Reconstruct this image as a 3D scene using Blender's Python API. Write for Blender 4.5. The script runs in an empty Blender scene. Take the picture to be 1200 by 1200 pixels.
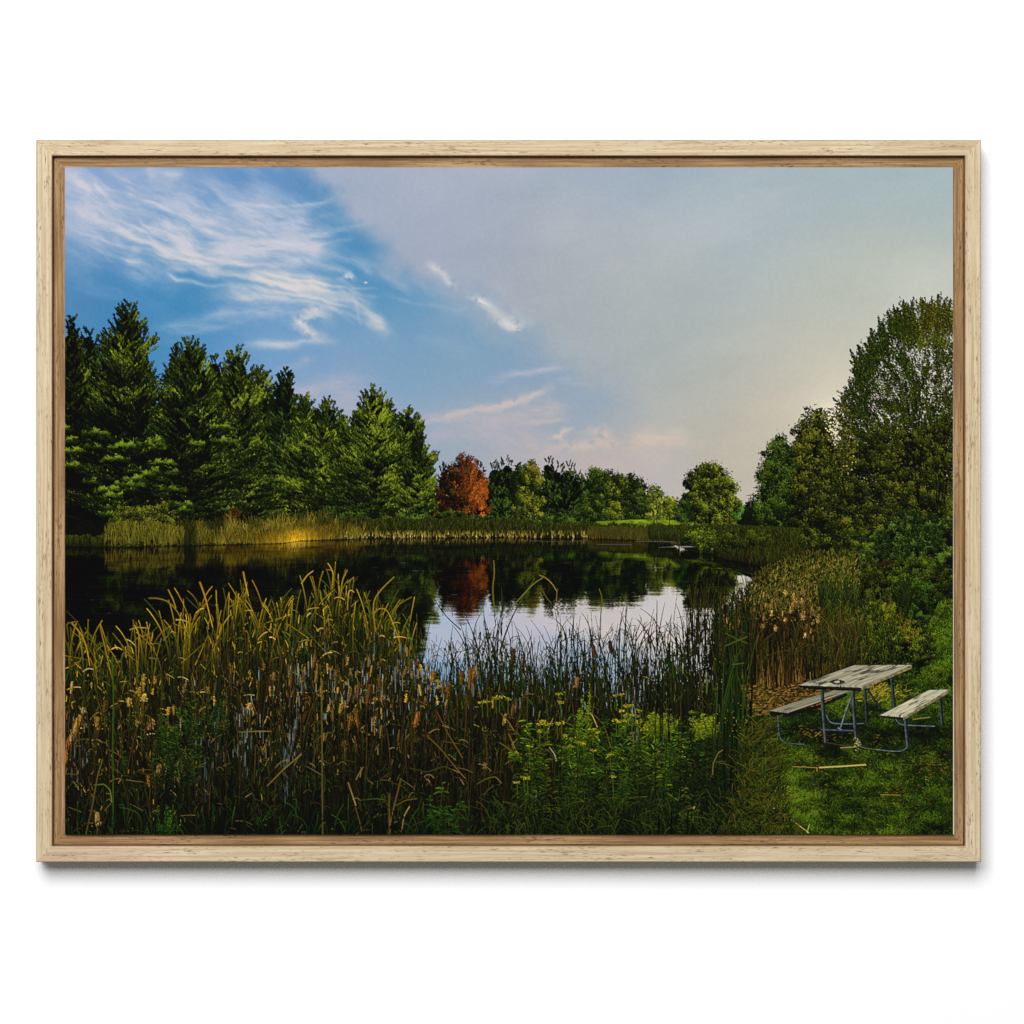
# ---------------------------------------------------------------- the printed picture
# The picture on the canvas is ink: it is drawn here, stroke by stroke, in "print units"
# (x 76..1117, y 196..978), at SS dots per unit, and becomes per-vertex ink colour.
import math
import numpy as np

X0, Y0, PW, PH = 76.0, 196.0, 1041, 782
SS = 3
CW, CH = PW * SS, PH * SS
cv = np.zeros(CW * CH, np.uint32)          # id << 24 | r << 16 | g << 8 | b
rng = np.random.default_rng(7)

INK = ['sky']                              # ink region names by id


def ink(name):
    if name not in INK:
        INK.append(name)
    return INK.index(name)


def A(*v):
    return np.array(v, np.float32)


def pack(col, iid):
    c = np.clip(col, 0, 255).astype(np.uint32)
    return (np.uint32(iid) << np.uint32(24)) | (c[..., 0] << np.uint32(16)) | (c[..., 1] << np.uint32(8)) | c[..., 2]


# ---- noise
_tab = np.random.default_rng(3).random((256, 256)).astype(np.float32)


def vnoise(x, y, seed=0):
    x = np.asarray(x, np.float32) + seed * 17.31
    y = np.asarray(y, np.float32) + seed * 9.77
    xi = np.floor(x).astype(np.int32)
    yi = np.floor(y).astype(np.int32)
    fx = x - xi
    fy = y - yi
    fx = fx * fx * (3 - 2 * fx)
    fy = fy * fy * (3 - 2 * fy)
    a = _tab[yi & 255, xi & 255]
    b = _tab[yi & 255, (xi + 1) & 255]
    c = _tab[(yi + 1) & 255, xi & 255]
    d = _tab[(yi + 1) & 255, (xi + 1) & 255]
    return (a * (1 - fx) + b * fx) * (1 - fy) + (c * (1 - fx) + d * fx) * fy


def fbm(x, y, octv=4, seed=0, gain=.5):
    s = 0
    a = 1.
    t = 0
    for o in range(octv):
        s = s + a * vnoise(x * 2 ** o, y * 2 ** o, seed + o * 5)
        t += a
        a *= gain
    return s / t


def sstep(a, b, x):
    t = np.clip((x - a) / (b - a), 0, 1)
    return t * t * (3 - 2 * t)


def ramp3(t, c0, c1, c2):
    t = np.clip(t, 0, 1)[..., None]
    return np.where(t < .5, c0 + (c1 - c0) * (t * 2), c1 + (c2 - c1) * (t * 2 - 1)).astype(np.float32)


# ---- marks
def put(ix, iy, val):
    m = (ix >= 0) & (ix < CW) & (iy >= 0) & (iy < CH)
    cv[(iy[m].astype(np.int64) * CW + ix[m])] = val[m]


def dabs(x, y, rx, ry, ang, col, iid):
    """ellipses, later ones over earlier ones"""
    n = len(x)
    rx = np.broadcast_to(np.asarray(rx, np.float32), n) * SS
    ry = np.broadcast_to(np.asarray(ry, np.float32), n) * SS
    ang = np.broadcast_to(np.asarray(ang, np.float32), n)
    K = int(math.ceil(max(rx.max(), ry.max())))
    oy, ox = np.mgrid[-K:K + 1, -K:K + 1]
    ox = ox.ravel()
    oy = oy.ravel()
    step = max(1, 4000000 // len(ox))
    val = pack(col, iid)
    for i in range(0, n, step):
        s = slice(i, i + step)
        px = (x[s] - X0) * SS
        py = (y[s] - Y0) * SS
        bx = np.floor(px).astype(np.int32)[:, None] + ox
        by = np.floor(py).astype(np.int32)[:, None] + oy
        dx = bx + .5 - px[:, None]
        dy = by + .5 - py[:, None]
        c = np.cos(ang[s])[:, None]
        q = np.sin(ang[s])[:, None]
        u = (dx * c + dy * q) / rx[s][:, None]
        v = (-dx * q + dy * c) / ry[s][:, None]
        m = u * u + v * v <= 1
        vv = np.broadcast_to(val[s][:, None], m.shape)
        put(bx[m], by[m], vv[m])


def strokes(px, py, w, col, iid):
    """px, py, w: [n, S] in print units; col [n, S, 3]; drawn in order of n"""
    px, py, w = (np.asarray(a, np.float32).reshape(-1, np.shape(a)[-1]) for a in (px, py, w))
    n, S = px.shape
    X = (px - X0) * SS
    Y = (py - Y0) * SS
    Wd = w * SS
    L = np.hypot(np.diff(X, axis=1), np.diff(Y, axis=1)).sum(1)
    order = np.arange(n)
    chunk = 0
    i = 0
    while i < n:
        # chunk of strokes in order
        j = min(n, i + 1500)
        M = int(min(900, max(2, math.ceil(L[i:j].max() * 1.35))))
        t = np.linspace(0, S - 1, M)
        k = np.minimum(t.astype(int), S - 2)
        f = (t - k).astype(np.float32)
        sl = slice(i, j)
        xs = X[sl][:, k] * (1 - f) + X[sl][:, k + 1] * f
        ys = Y[sl][:, k] * (1 - f) + Y[sl][:, k + 1] * f
        ws = Wd[sl][:, k] * (1 - f) + Wd[sl][:, k + 1] * f
        cs = col[sl][:, k] * (1 - f)[None, :, None] + col[sl][:, k + 1] * f[None, :, None]
        tx = np.gradient(xs, axis=1)
        ty = np.gradient(ys, axis=1)
        ln = np.hypot(tx, ty) + 1e-6
        nx = -ty / ln
        ny = tx / ln
        wmax = max(1., float(ws.max()))
        Q = int(math.ceil(wmax / .8))
        off = (np.arange(Q) + .5) / Q - .5 if Q > 1 else np.zeros(1)
        o = off[None, None, :] * np.maximum(ws, .75)[:, :, None]
        ax = np.floor(xs[:, :, None] + nx[:, :, None] * o).astype(np.int32)
        ay = np.floor(ys[:, :, None] + ny[:, :, None] * o).astype(np.int32)
        v = np.broadcast_to(pack(cs, iid)[:, :, None], ax.shape)
        put(ax.ravel(), ay.ravel(), v.ravel())
        i = j


def inpoly(poly, x, y):
    p = np.asarray(poly, np.float32)
    inside = np.zeros(np.shape(x), bool)
    j = len(p) - 1
    for i in range(len(p)):
        xi, yi = p[i]
        xj, yj = p[j]
        c = (yi > y) != (yj > y)
        inside ^= c & (x < (xj - xi) * (y - yi) / ((yj - yi) + 1e-9) + xi)
        j = i
    return inside


def fill(poly, colfn, iid):
    p = np.asarray(poly, np.float32)
    x0 = max(0, int((p[:, 0].min() - X0) * SS) - 1)
    x1 = min(CW, int((p[:, 0].max() - X0) * SS) + 2)
    y0 = max(0, int((p[:, 1].min() - Y0) * SS) - 1)
    y1 = min(CH, int((p[:, 1].max() - Y0) * SS) + 2)
    if x1 <= x0 or y1 <= y0:
        return
    yy, xx = np.mgrid[y0:y1, x0:x1]
    ux = (xx + .5) / SS + X0
    uy = (yy + .5) / SS + Y0
    m = inpoly(poly, ux, uy)
    col = colfn(ux[m], uy[m]) if callable(colfn) else np.broadcast_to(A(*colfn), (m.sum(), 3))
    cv[(yy[m].astype(np.int64) * CW + xx[m])] = pack(col, iid)


def sample_poly(poly, n):
    p = np.asarray(poly, np.float32)
    lo, hi = p.min(0), p.max(0)
    xs = np.zeros(0, np.float32)
    ys = xs
    while len(xs) < n:
        x = rng.uniform(lo[0], hi[0], n * 2)
        y = rng.uniform(lo[1], hi[1], n * 2)
        m = inpoly(poly, x, y)
        xs = np.concatenate([xs, x[m]])
        ys = np.concatenate([ys, y[m]])
    return xs[:n], ys[:n]


# ---------------------------------------------------------------- sky
def shepard(pts, gx, gy, sig):
    num = np.zeros(gx.shape + (3,), np.float32)
    den = np.zeros(gx.shape, np.float32)
    for (x, y, r, g, b) in pts:
        d2 = ((gx - x) ** 2 + (gy - y) ** 2) / (sig * sig)
        w = np.exp(-d2 * .5) + 1e-4 / (1 + d2)
        num += w[..., None] * A(r, g, b)
        den += w
    return num / den[..., None]


def polydist(pl, gx, gy):
    """distance to a polyline, and the position along it (0..1), with signed side"""
    best = np.full(gx.shape, 1e9, np.float32)
    par = np.zeros(gx.shape, np.float32)
    side = np.zeros(gx.shape, np.float32)
    n = len(pl) - 1
    for i in range(n):
        (ax, ay), (bx, by) = pl[i], pl[i + 1]
        dx, dy = bx - ax, by - ay
        t = np.clip(((gx - ax) * dx + (gy - ay) * dy) / (dx * dx + dy * dy), 0, 1)
        ex = gx - (ax + t * dx)
        ey = gy - (ay + t * dy)
        d = np.hypot(ex, ey)
        m = d < best
        best = np.where(m, d, best)
        par = np.where(m, (i + t) / n, par)
        side = np.where(m, np.sign(dx * ey - dy * ex), side)
    return best, par, side


BLUE = [(80, 205, 128, 158, 202), (80, 330, 88, 140, 186), (130, 335, 68, 132, 182), (180, 322, 54, 130, 186), (80, 395, 78, 138, 184),
        (220, 360, 80, 142, 188), (250, 385, 104, 152, 196), (200, 210, 118, 154, 200), (300, 240, 92, 144, 196), (370, 212, 70, 132, 184),
        (330, 205, 112, 148, 194), (420, 262, 76, 140, 186), (440, 312, 82, 144, 188), (480, 360, 106, 156, 192), (520, 420, 130, 165, 191), (560, 385, 128, 164, 192),
        (470, 440, 124, 164, 196), (420, 440, 128, 164, 196), (350, 430, 126, 164, 200), (300, 400, 118, 162, 204), (560, 440, 132, 164, 192),
        (500, 480, 146, 172, 196), (570, 500, 160, 174, 190), (620, 545, 178, 178, 184), (530, 525, 166, 174, 186), (700, 550, 194, 184, 174),
        (780, 565, 194, 189, 189), (860, 560, 196, 189, 181), (400, 480, 170, 176, 198), (260, 320, 70, 136, 188), (110, 260, 120, 156, 202),
        (640, 450, 142, 166, 190), (680, 470, 152, 172, 190), (230, 320, 62, 132, 186), (350, 380, 100, 152, 196), (225, 340, 54, 134, 184), (200, 345, 58, 134, 184)]
VEIL = [(400, 200, 162, 176, 202), (450, 205, 168, 178, 202), (520, 230, 172, 180, 200), (600, 215, 168, 180, 200), (700, 203, 152, 170, 200),
        (760, 215, 158, 176, 200), (850, 208, 166, 184, 200), (1000, 210, 168, 187, 200), (1100, 210, 166, 188, 200), (480, 280, 162, 174, 200),
        (550, 300, 164, 174, 197), (620, 320, 168, 177, 193), (700, 300, 174, 183, 191), (800, 285, 184, 193, 197), (900, 250, 174, 187, 196),
        (650, 380, 170, 178, 191), (720, 400, 170, 180, 187), (820, 380, 172, 184, 191), (950, 340, 181, 191, 193), (1080, 270, 184, 194, 192),
        (1000, 330, 190, 197, 190), (700, 460, 165, 178, 189), (800, 460, 173, 181, 185), (750, 500, 180, 183, 187), (900, 450, 187, 188, 183),
        (950, 420, 193, 194, 187), (880, 525, 197, 189, 178), (920, 470, 206, 195, 178), (970, 400, 198, 196, 185), (985, 470, 232, 222, 196),
        (620, 545, 180, 179, 184), (700, 550, 194, 183, 172), (780, 565, 196, 187, 176), (860, 565, 200, 191, 176), (850, 500, 200, 196, 180), (1060, 350, 205, 206, 195),
        (680, 250, 178, 184, 192), (860, 300, 170, 186, 196), (850, 420, 178, 184, 186), (780, 330, 180, 186, 188), (880, 570, 198, 190, 180)]
WISPS = [  # spine, width, alpha, colour, streakiness
    ([(60, 205), (130, 235), (190, 262), (260, 298)], 34, .80, (205, 206, 216), .5),
    ([(60, 228), (120, 262), (160, 280), (215, 303), (260, 318), (310, 328), (360, 342), (385, 346)], 5, .75, (224, 217, 214), .35),
    ([(76, 245), (130, 280), (170, 304), (190, 318)], 24, .60, (190, 196, 214), .5),
    ([(170, 205), (190, 200), (215, 212)], 12, .55, (206, 206, 214), .4),
    ([(180, 225), (260, 245), (330, 268), (375, 262)], 34, .58, (188, 196, 214), .6),
    ([(210, 280), (270, 290), (330, 296), (370, 284), (388, 268)], 20, .78, (196, 200, 214), .5),
    ([(193, 314), (206, 328), (235, 332), (275, 336)], 2.6, .55, (196, 204, 216), .2),
    ([(255, 345), (300, 352), (345, 362), (385, 356), (410, 350)], 15, .62, (198, 202, 214), .5),
    ([(170, 392), (240, 374), (290, 362), (330, 358)], 9, .4, (184, 194, 212), .6),
    ([(150, 408), (240, 385), (300, 378)], 6, .25, (184, 194, 212), .6),
    ([(325, 300), (355, 303), (385, 312), (410, 320)], 4, .5, (192, 200, 216), .3),
    ([(360, 296), (400, 302), (425, 312), (442, 326)], 5, .4, (186, 198, 216), .4),
    ([(372, 344), (405, 350), (428, 362), (453, 386)], 8, .6, (232, 222, 212), .35),
    ([(385, 372), (366, 368), (352, 378), (362, 390), (388, 402)], 8, .72, (222, 214, 212), .3),
    ([(290, 404), (340, 402), (390, 402)], 5, .6, (205, 206, 214), .4),
    ([(402, 324), (410, 323), (417, 326)], 3.6, .85, (222, 219, 220), .2),
    ([(428, 330), (432, 331)], 1.6, .8, (215, 216, 222), .1),
    ([(325, 437), (350, 428), (366, 423)], 6, .42, (186, 186, 204), .4),
    ([(330, 466), (370, 460), (430, 452)], 14, .4, (198, 188, 198), .5),
    ([(380, 476), (430, 470), (470, 480)], 14, .35, (205, 186, 188), .4),
    ([(500, 308), (518, 322), (534, 336)], 6, .62, (212, 210, 214), .3),
    ([(552, 347), (575, 361), (592, 374), (622, 380)], 7, .8, (222, 219, 214), .3),
    ([(590, 372), (600, 381), (610, 384)], 4, .7, (220, 216, 212), .2),
    ([(445, 322), (462, 328), (482, 338)], 4, .4, (176, 188, 206), .3),
    ([(450, 346), (500, 358), (550, 362), (575, 368)], 3, .25, (176, 188, 206), .3),
    ([(500, 494), (560, 481), (610, 470), (650, 455)], 4.5, .85, (214, 199, 192), .25),
    ([(470, 500), (560, 492), (640, 478), (665, 470)], 18, .55, (198, 186, 188), .4),
    ([(575, 446), (620, 438), (665, 429)], 4, .5, (190, 192, 204), .4),
    ([(652, 445), (672, 445)], 2.5, .45, (186, 190, 202), .4), ([(655, 450), (695, 451)], 2.5, .4, (182, 188, 200), .4),
    ([(540, 505), (600, 512), (640, 530)], 18, .4, (202, 186, 186), .4),
    ([(632, 532), (660, 522), (700, 520), (719, 515), (706, 508), (680, 508)], 8, .85, (212, 193, 182), .3),
    ([(610, 497), (640, 494), (664, 493)], 3, .55, (206, 190, 184), .3),
    ([(642, 515), (654, 513), (657, 508), (668, 502)], 3.5, .85, (222, 202, 188), .1),
    ([(735, 522), (765, 515), (795, 514), (815, 518)], 10, .75, (214, 197, 182), .5),
    ([(745, 535), (790, 530)], 14, .4, (206, 190, 182), .4),
    ([(560, 545), (660, 545), (760, 548)], 22, .35, (200, 184, 184), .4),
    ([(870, 480), (920, 472), (960, 455)], 10, .4, (214, 200, 180), .4),
    ([(800, 290), (870, 240), (930, 225)], 22, .25, (190, 196, 198), .5),
    ([(650, 300), (700, 300), (740, 320)], 14, .25, (190, 188, 190), .5),
    ([(760, 310), (820, 290)], 26, .25, (186, 196, 196), .5)]


_wr = np.random.default_rng(21)
for _k in range(16):                                       # fine fibres in the cirrus
    _a, _b = _wr.uniform(0, 1), _wr.uniform(-.25, .25)
    _x, _y = 70 + 70 * _wr.random(), 200 + 85 * _a
    WISPS.append(([(_x, _y), (_x + 70, _y + 24 + 8 * _b), (_x + 150, _y + 52 - 14 * _a), (_x + 210 + 40 * _wr.random(), _y + 66 - 30 * _a)], _wr.uniform(1.5, 4), _wr.uniform(.2, .5), (214, 210, 216), .5))
for _k in range(13):
    _a = _k / 12.
    _x, _y = 262 + 60 * _wr.random(), 312 + 22 * _a + _wr.normal(0, 4)
    WISPS.append(([(_x, _y), (_x + 50, _y + 12), (_x + 95, _y + 16 + 4 * _a), (415 + 36 * _wr.random(), 344 + 40 * _a + _wr.normal(0, 3))], _wr.uniform(1.4, 3.4), _wr.uniform(.25, .55), (222, 216, 214), .45))
for _k in range(8):
    _x, _y = 215 + 70 * _wr.random(), 238 + 7 * _k
    WISPS.append(([(_x, _y), (_x + 60, _y + 4), (_x + 110, _y + 2), (_x + 150, _y - 8)], _wr.uniform(2, 4), _wr.uniform(.2, .4), (206, 208, 218), .5))


def paint_sky():
    gy, gx = np.mgrid[0:PH, 0:PW].astype(np.float32)
    gx += X0 + .5
    gy += Y0 + .5
    sy, sx = np.mgrid[0:PH + 8:8, 0:PW + 8:8].astype(np.float32)
    sx += X0
    sy += Y0

    def up(f):
        k = np.arange(PH) / 8.
        i = k.astype(int)
        fr = (k - i)[:, None, None]
        f = f[i] * (1 - fr) + f[i + 1] * fr
        k = np.arange(PW) / 8.
        i = k.astype(int)
        fr = (k - i)[None, :, None]
        return f[:, i] * (1 - fr) + f[:, i + 1] * fr
    blue = up(shepard(BLUE, sx, sy, 38))
    veil = up(shepard(VEIL, sx, sy, 52)) + A(2, 1, -4)
    wx = gx + (fbm(gx / 60, gy / 60, 4, 1) - .5) * 44
    wy = gy + (fbm(gx / 60, gy / 60, 4, 2) - .5) * 44
    line = [(330, 170), (385, 225), (430, 282), (470, 320), (510, 345), (560, 366), (610, 392), (650, 418), (690, 450), (735, 480), (790, 540), (800, 640)]
    d, par, side = polydist(line, wx, wy)
    sd = -d * side                                         # + on the veil side
    soft = 22 + 34 * par
    mask = sstep(-soft * .7, soft, sd + (fbm(gx / 14, gy / 14, 4, 77) - .5) * 22)
    img = blue * (1 - mask[..., None]) + veil * mask[..., None]
    # veil texture
    img += ((fbm(gx / 90 + gy / 200, gy / 45, 5, 4) - .5) * 16 * mask)[..., None] * A(1, .8, .7)
    # streaks follow the cirrus direction (down to the right)
    ca, sa = math.cos(.42), math.sin(.42)
    u = gx * ca + gy * sa
    v = -gx * sa + gy * ca
    wv = v + (fbm(u / 60, v / 40, 4, 11) - .5) * 26
    st = fbm(u / 46, wv / 15, 6, 6, .55)
    st2 = fbm(gx / 60 + gy / 300, gy / 12, 6, 8, .55)
    iso = fbm(gx / 11, gy / 9, 5, 29, .6)
    cir = sstep(.42, .75, fbm(u / 90, wv / 26, 4, 9)) * (1 - mask) * (1 - .9 * np.exp(-((gx - 215) / 60) ** 2 - ((gy - 338) / 18) ** 2)) * sstep(400, 290, gy - (gx - 150) * .12)
    img = img + (A(200, 204, 216) - img) * (cir * (.35 + .4 * sstep(.3, .75, st)) * .50)[..., None]
    fw = (fbm(gx / 24, gy / 24, 4, 21) - .5) * 20
    fv = (fbm(gx / 24, gy / 24, 4, 22) - .5) * 20
    fine = fbm(u / 22, wv / 3.2, 4, 27, .6)
    for spine, w, a, c, s in WISPS:
        k = min(1., .25 + w / 16)
        p = np.array(spine)
        pad = w * 4 + 16
        bx = slice(max(0, int(p[:, 0].min() - X0 - pad)), max(1, int(p[:, 0].max() - X0 + pad)))
        by = slice(max(0, int(p[:, 1].min() - Y0 - pad)), max(1, int(p[:, 1].max() - Y0 + pad)))
        d, par, side = polydist(spine, gx[by, bx] + fw[by, bx] * k, gy[by, bx] + fv[by, bx] * k)
        prof = .74 * np.exp(-(d / w) ** 2 * 1.2) + .26 * np.exp(-(d / (1.3 * w)) ** 1.6)
        ends = sstep(-.02, .22, par) * sstep(1.02, .78, par)
        tex = (st if spine[-1][1] > spine[0][1] + 8 else st2)[by, bx]
        if s <= .3 and w < 10 and a > .55:                   # puffs, ragged at the rim
            prof = prof * sstep(.30, .56, iso[by, bx] + .25 * (prof - .45))
        s = min(.8, s + .08)
        al = a * prof * (1 - s + s * 1.9 * sstep(.25, .78, tex)) * (.30 + .70 * ends) * (.72 + .56 * fine[by, bx])
        loc = img[by, bx]
        img[by, bx] = loc + (A(*c) - loc) * np.clip(al, 0, 1)[..., None]
    g = np.exp(-(((gx - 978) / 26) ** 2 + ((gy - 492) / 22) ** 2))
    img = img + (A(255, 244, 214) - img) * (g * .9)[..., None]
    g = np.exp(-(((gx - 1005) / 60) ** 2 + ((gy - 480) / 60) ** 2))
    img = img + (A(236, 228, 204) - img) * (g * .30)[..., None]
    img += (fbm(gx / 3, gy / 3, 2, 31) - .5)[..., None] * 5
    big = np.repeat(np.repeat(img, SS, 0), SS, 1)
    cv[:] = pack(big, 0).ravel()


# ---------------------------------------------------------------- vegetation
def crown(poly, iid, pal, n=160, r=7., per=60, leaf=1.1, light=(.35, -.9), edge=.0, grad=None, base=.35, var=.25, asp=.6, dark=None, flat=1., order='y'):
    """a leafy crown: clumps of leaf marks inside an outline, lit side and shaded side"""
    cx, cy = sample_poly(poly, n)
    if order == 'y':
        o = np.argsort(cy + rng.normal(0, r, n))
        cx, cy = cx[o], cy[o]
    rr = r * rng.uniform(.55, 1.25, n)
    cb = rng.normal(0, var, n)
    if dark:
        m = int(n * dark)
        x, y = sample_poly(poly, m * 40)
        gx, gy = x.mean(), y.mean()
        x, y = gx + (x - gx) * .86, gy + (y - gy) * .86 + 1
        dabs(x, y, leaf * 1.3, leaf, rng.uniform(0, 3.2, m * 40), np.clip(A(*pal[0])[None] * rng.uniform(.7, 1.3, (m * 40, 1)), 0, 255), iid)
    ox = rng.normal(0, .5, (n, per)).astype(np.float32)
    oy = rng.normal(0, .5, (n, per)).astype(np.float32)
    t = base + cb[:, None] + (ox * light[0] + oy * light[1]) * .42 + rng.normal(0, .13, (n, per))
    x = cx[:, None] + ox * rr[:, None]
    y = cy[:, None] + oy * rr[:, None] * flat
    if grad is not None:
        t = t + grad(x, y)
    o = np.argsort(t + rng.normal(0, .18, t.shape), axis=1)
    x = np.take_along_axis(x, o, 1).ravel()
    y = np.take_along_axis(y, o, 1).ravel()
    t = np.take_along_axis(t, o, 1).ravel()
    k = len(x)
    col = ramp3(t, A(*pal[0]), A(*pal[1]), A(*pal[2])) * rng.uniform(.85, 1.15, (k, 1)) + rng.normal(0, 3, (k, 3))
    s = leaf * rng.uniform(.6, 1.3, k)
    dabs(x, y, s, s * asp, rng.uniform(0, 3.2, k), col, iid)


def pine(ax, top, base, hw, iid, pal, n=190, per=70, seed=0, lean=0., shade=None, tuft=4.2, upt=.9, shape=.8, light=.27, body=True):
    """a pine: boughs of needle tufts, bright above and black below"""
    H = base - top
    t = rng.random(n) ** .70
    t[:5] = [0., .012, .03, .05, .07]
    t = np.sort(t)
    ragged = vnoise(t * 11, np.zeros(n) + seed, seed + 3)
    prof = hw * (.05 + .95 * t ** shape) * (.55 + .70 * ragged)
    u = np.clip(rng.normal(0, .55, n), -1, 1)
    edge = rng.random(n) < .5
    u = np.where(edge, np.sign(rng.normal(0, 1, n)) * rng.uniform(.6, 1.05, n), u)
    bx = ax + lean * t * H + u * prof
    by = top + t * H + rng.normal(0, 2, n)
    if body:                                               # the dark inside
        m = n * 26
        tt = rng.random(m) ** .62
        pr = hw * (.02 + .72 * tt ** shape)
        x = ax + lean * tt * H + np.clip(rng.normal(0, .5, m), -.95, .95) * pr
        y = top + 8 + tt * (H - 8)
        dabs(x, y, rng.uniform(1.2, 3.2, m), rng.uniform(.8, 1.6, m), rng.uniform(-.5, .5, m), A(*pal[0])[None] * rng.uniform(.4, 1.1, (m, 1)), iid)
    L = (6 + 12.5 * t ** .7) * rng.uniform(.55, 1.3, n) * (hw / 42.) ** .5
    up = upt * 1.5 * (1 - t) ** 1.3 + .05
    dirx = np.where(np.abs(u) < .25, rng.choice([-1., 1.], n), np.sign(u))
    ang = np.arctan2(-up * rng.uniform(.4, 1.5, n), dirx)
    front = 1 - np.abs(u)
    cb = light + rng.normal(0, .13, n) + .10 * u + .95 * (fbm(bx / 24, by / 15, 2, seed % 50) - .5) - .04
    if shade is not None:
        cb = cb + shade(bx, by)
    o = np.argsort(t + front * .10 + rng.normal(0, .05, n))
    s = rng.uniform(-.5, .5, (n, per))
    thick = (1.0 + 1.3 * t[:, None]) * (1 - (2 * np.abs(s)) ** 2 * .75)
    q = rng.normal(0, .55, (n, per)) * thick
    lump = np.sin(s * L[:, None] * rng.uniform(.8, 1.5, (n, 1)) + rng.uniform(0, 6, (n, 1)))
    px = bx[:, None] + np.cos(ang)[:, None] * s * L[:, None]
    py = by[:, None] + np.sin(ang)[:, None] * s * L[:, None] + q + s * s * 6 - np.clip(s, 0, 1) ** 2 * 9 - lump * .6
    tv = cb[:, None] - q / (thick + .6) * .46 + s * .10 + lump * .07 + rng.normal(0, .15, (n, per))
    px, py, tv = px[o], py[o], tv[o]
    angs = ang[o]
    oo = np.argsort(tv + rng.normal(0, .10, tv.shape), axis=1)
    px = np.take_along_axis(px, oo, 1).ravel()
    py = np.take_along_axis(py, oo, 1).ravel()
    tv = np.take_along_axis(tv, oo, 1).ravel()
    a = np.repeat(angs, per) + rng.normal(0, .5, n * per) - .25 * np.sign(np.cos(np.repeat(angs, per)))
    ln = tuft * .74 * rng.uniform(.3, .9, n * per)
    dx = np.cos(a) * ln
    dy = np.sin(a) * ln - .7
    k = n * per
    tv = np.clip(tv, 0, 1.1) ** 1.15
    col = ramp3(tv, A(*pal[0]), A(*pal[1]), A(*pal[2])) * rng.uniform(.8, 1.2, (k, 1)) + rng.normal(0, 2.5, (k, 3))
    w = np.repeat(A(.52, .5, .2)[None], k, 0) * rng.uniform(.6, 1.2, (k, 1))
    strokes(np.stack([px, px + dx * .5, px + dx], 1), np.stack([py, py + dy * .5, py + dy], 1), w, np.repeat(col[:, None], 3, 1), iid)


def blades(x0, y0, h, lean, bend, w, cb, ct, iid, fold=0., S=9, grad=1.2):
    """grass and reed blades: base point, height, lean, bend towards the tip, fold = share snapped over"""
    n = len(x0)
    t = np.linspace(0, 1, S)[None, :]
    h = np.broadcast_to(h, n)[:, None]
    lean = np.broadcast_to(lean, n)[:, None]
    bend = np.broadcast_to(bend, n)[:, None]
    px = x0[:, None] + h * (lean * t + bend * t ** 2.6)
    py = y0[:, None] - h * (t - .35 * np.abs(bend) * t ** 3)
    if fold:
        f = rng.random(n) < fold
        tf = rng.uniform(.55, .9, n)[:, None]
        a = rng.uniform(-.5, 1.3, n)[:, None]
        sg = rng.choice([-1., 1.], n)[:, None]
        over = np.clip(t - tf, 0, 1)
        fx = x0[:, None] + h * (lean * np.minimum(t, tf) + sg * over * np.cos(a) * .9)
        fy = y0[:, None] - h * (np.minimum(t, tf) - over * np.sin(a) * .9)
        px = np.where(f[:, None], fx, px)
        py = np.where(f[:, None], fy, py)
    ww = np.broadcast_to(w, n)[:, None] * np.where(t < .45, .8 + .45 * t, 1.0 - (t - .45) ** 1.4 * 2.2).clip(.12, 1)
    cb = np.broadcast_to(cb, (n, 3))
    ct = np.broadcast_to(ct, (n, 3))
    tt = (t ** grad)[..., None]
    col = cb[:, None] * (1 - tt) + ct[:, None] * tt
    strokes(px, py, ww, col, iid)


def pick(pal, n, j=.14, k=4):
    """n colours out of a palette, each a little off"""
    p = np.array(pal, np.float32)
    c = p[rng.integers(0, len(p), n)]
    return np.clip(c * rng.uniform(1 - j, 1 + j, (n, 1)) + rng.normal(0, k, (n, 3)), 0, 255)


def curve(xs, pts):
    p = np.array(pts, float)
    return np.interp(xs, p[:, 0], p[:, 1])
# ---------------------------------------------------------------- composition of the picture
_trees = {}


def tree_id(kind):
    _trees[kind] = _trees.get(kind, 0) + 1
    return ink('%s#%d' % (kind, _trees[kind]))


WL = [(70, 640), (150, 641), (230, 639), (330, 637), (352, 634), (430, 631), (600, 630), (690, 631), (750, 633), (785, 636), (797, 644), (835, 650), (850, 655), (885, 662), (930, 672)]

P_PINE = ((5, 9, 3), (36, 50, 12), (112, 124, 34))
P_PINE_COOL = ((5, 11, 5), (28, 44, 15), (88, 106, 38))
P_PINE_MID = ((6, 11, 4), (44, 60, 15), (118, 130, 42))


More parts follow.
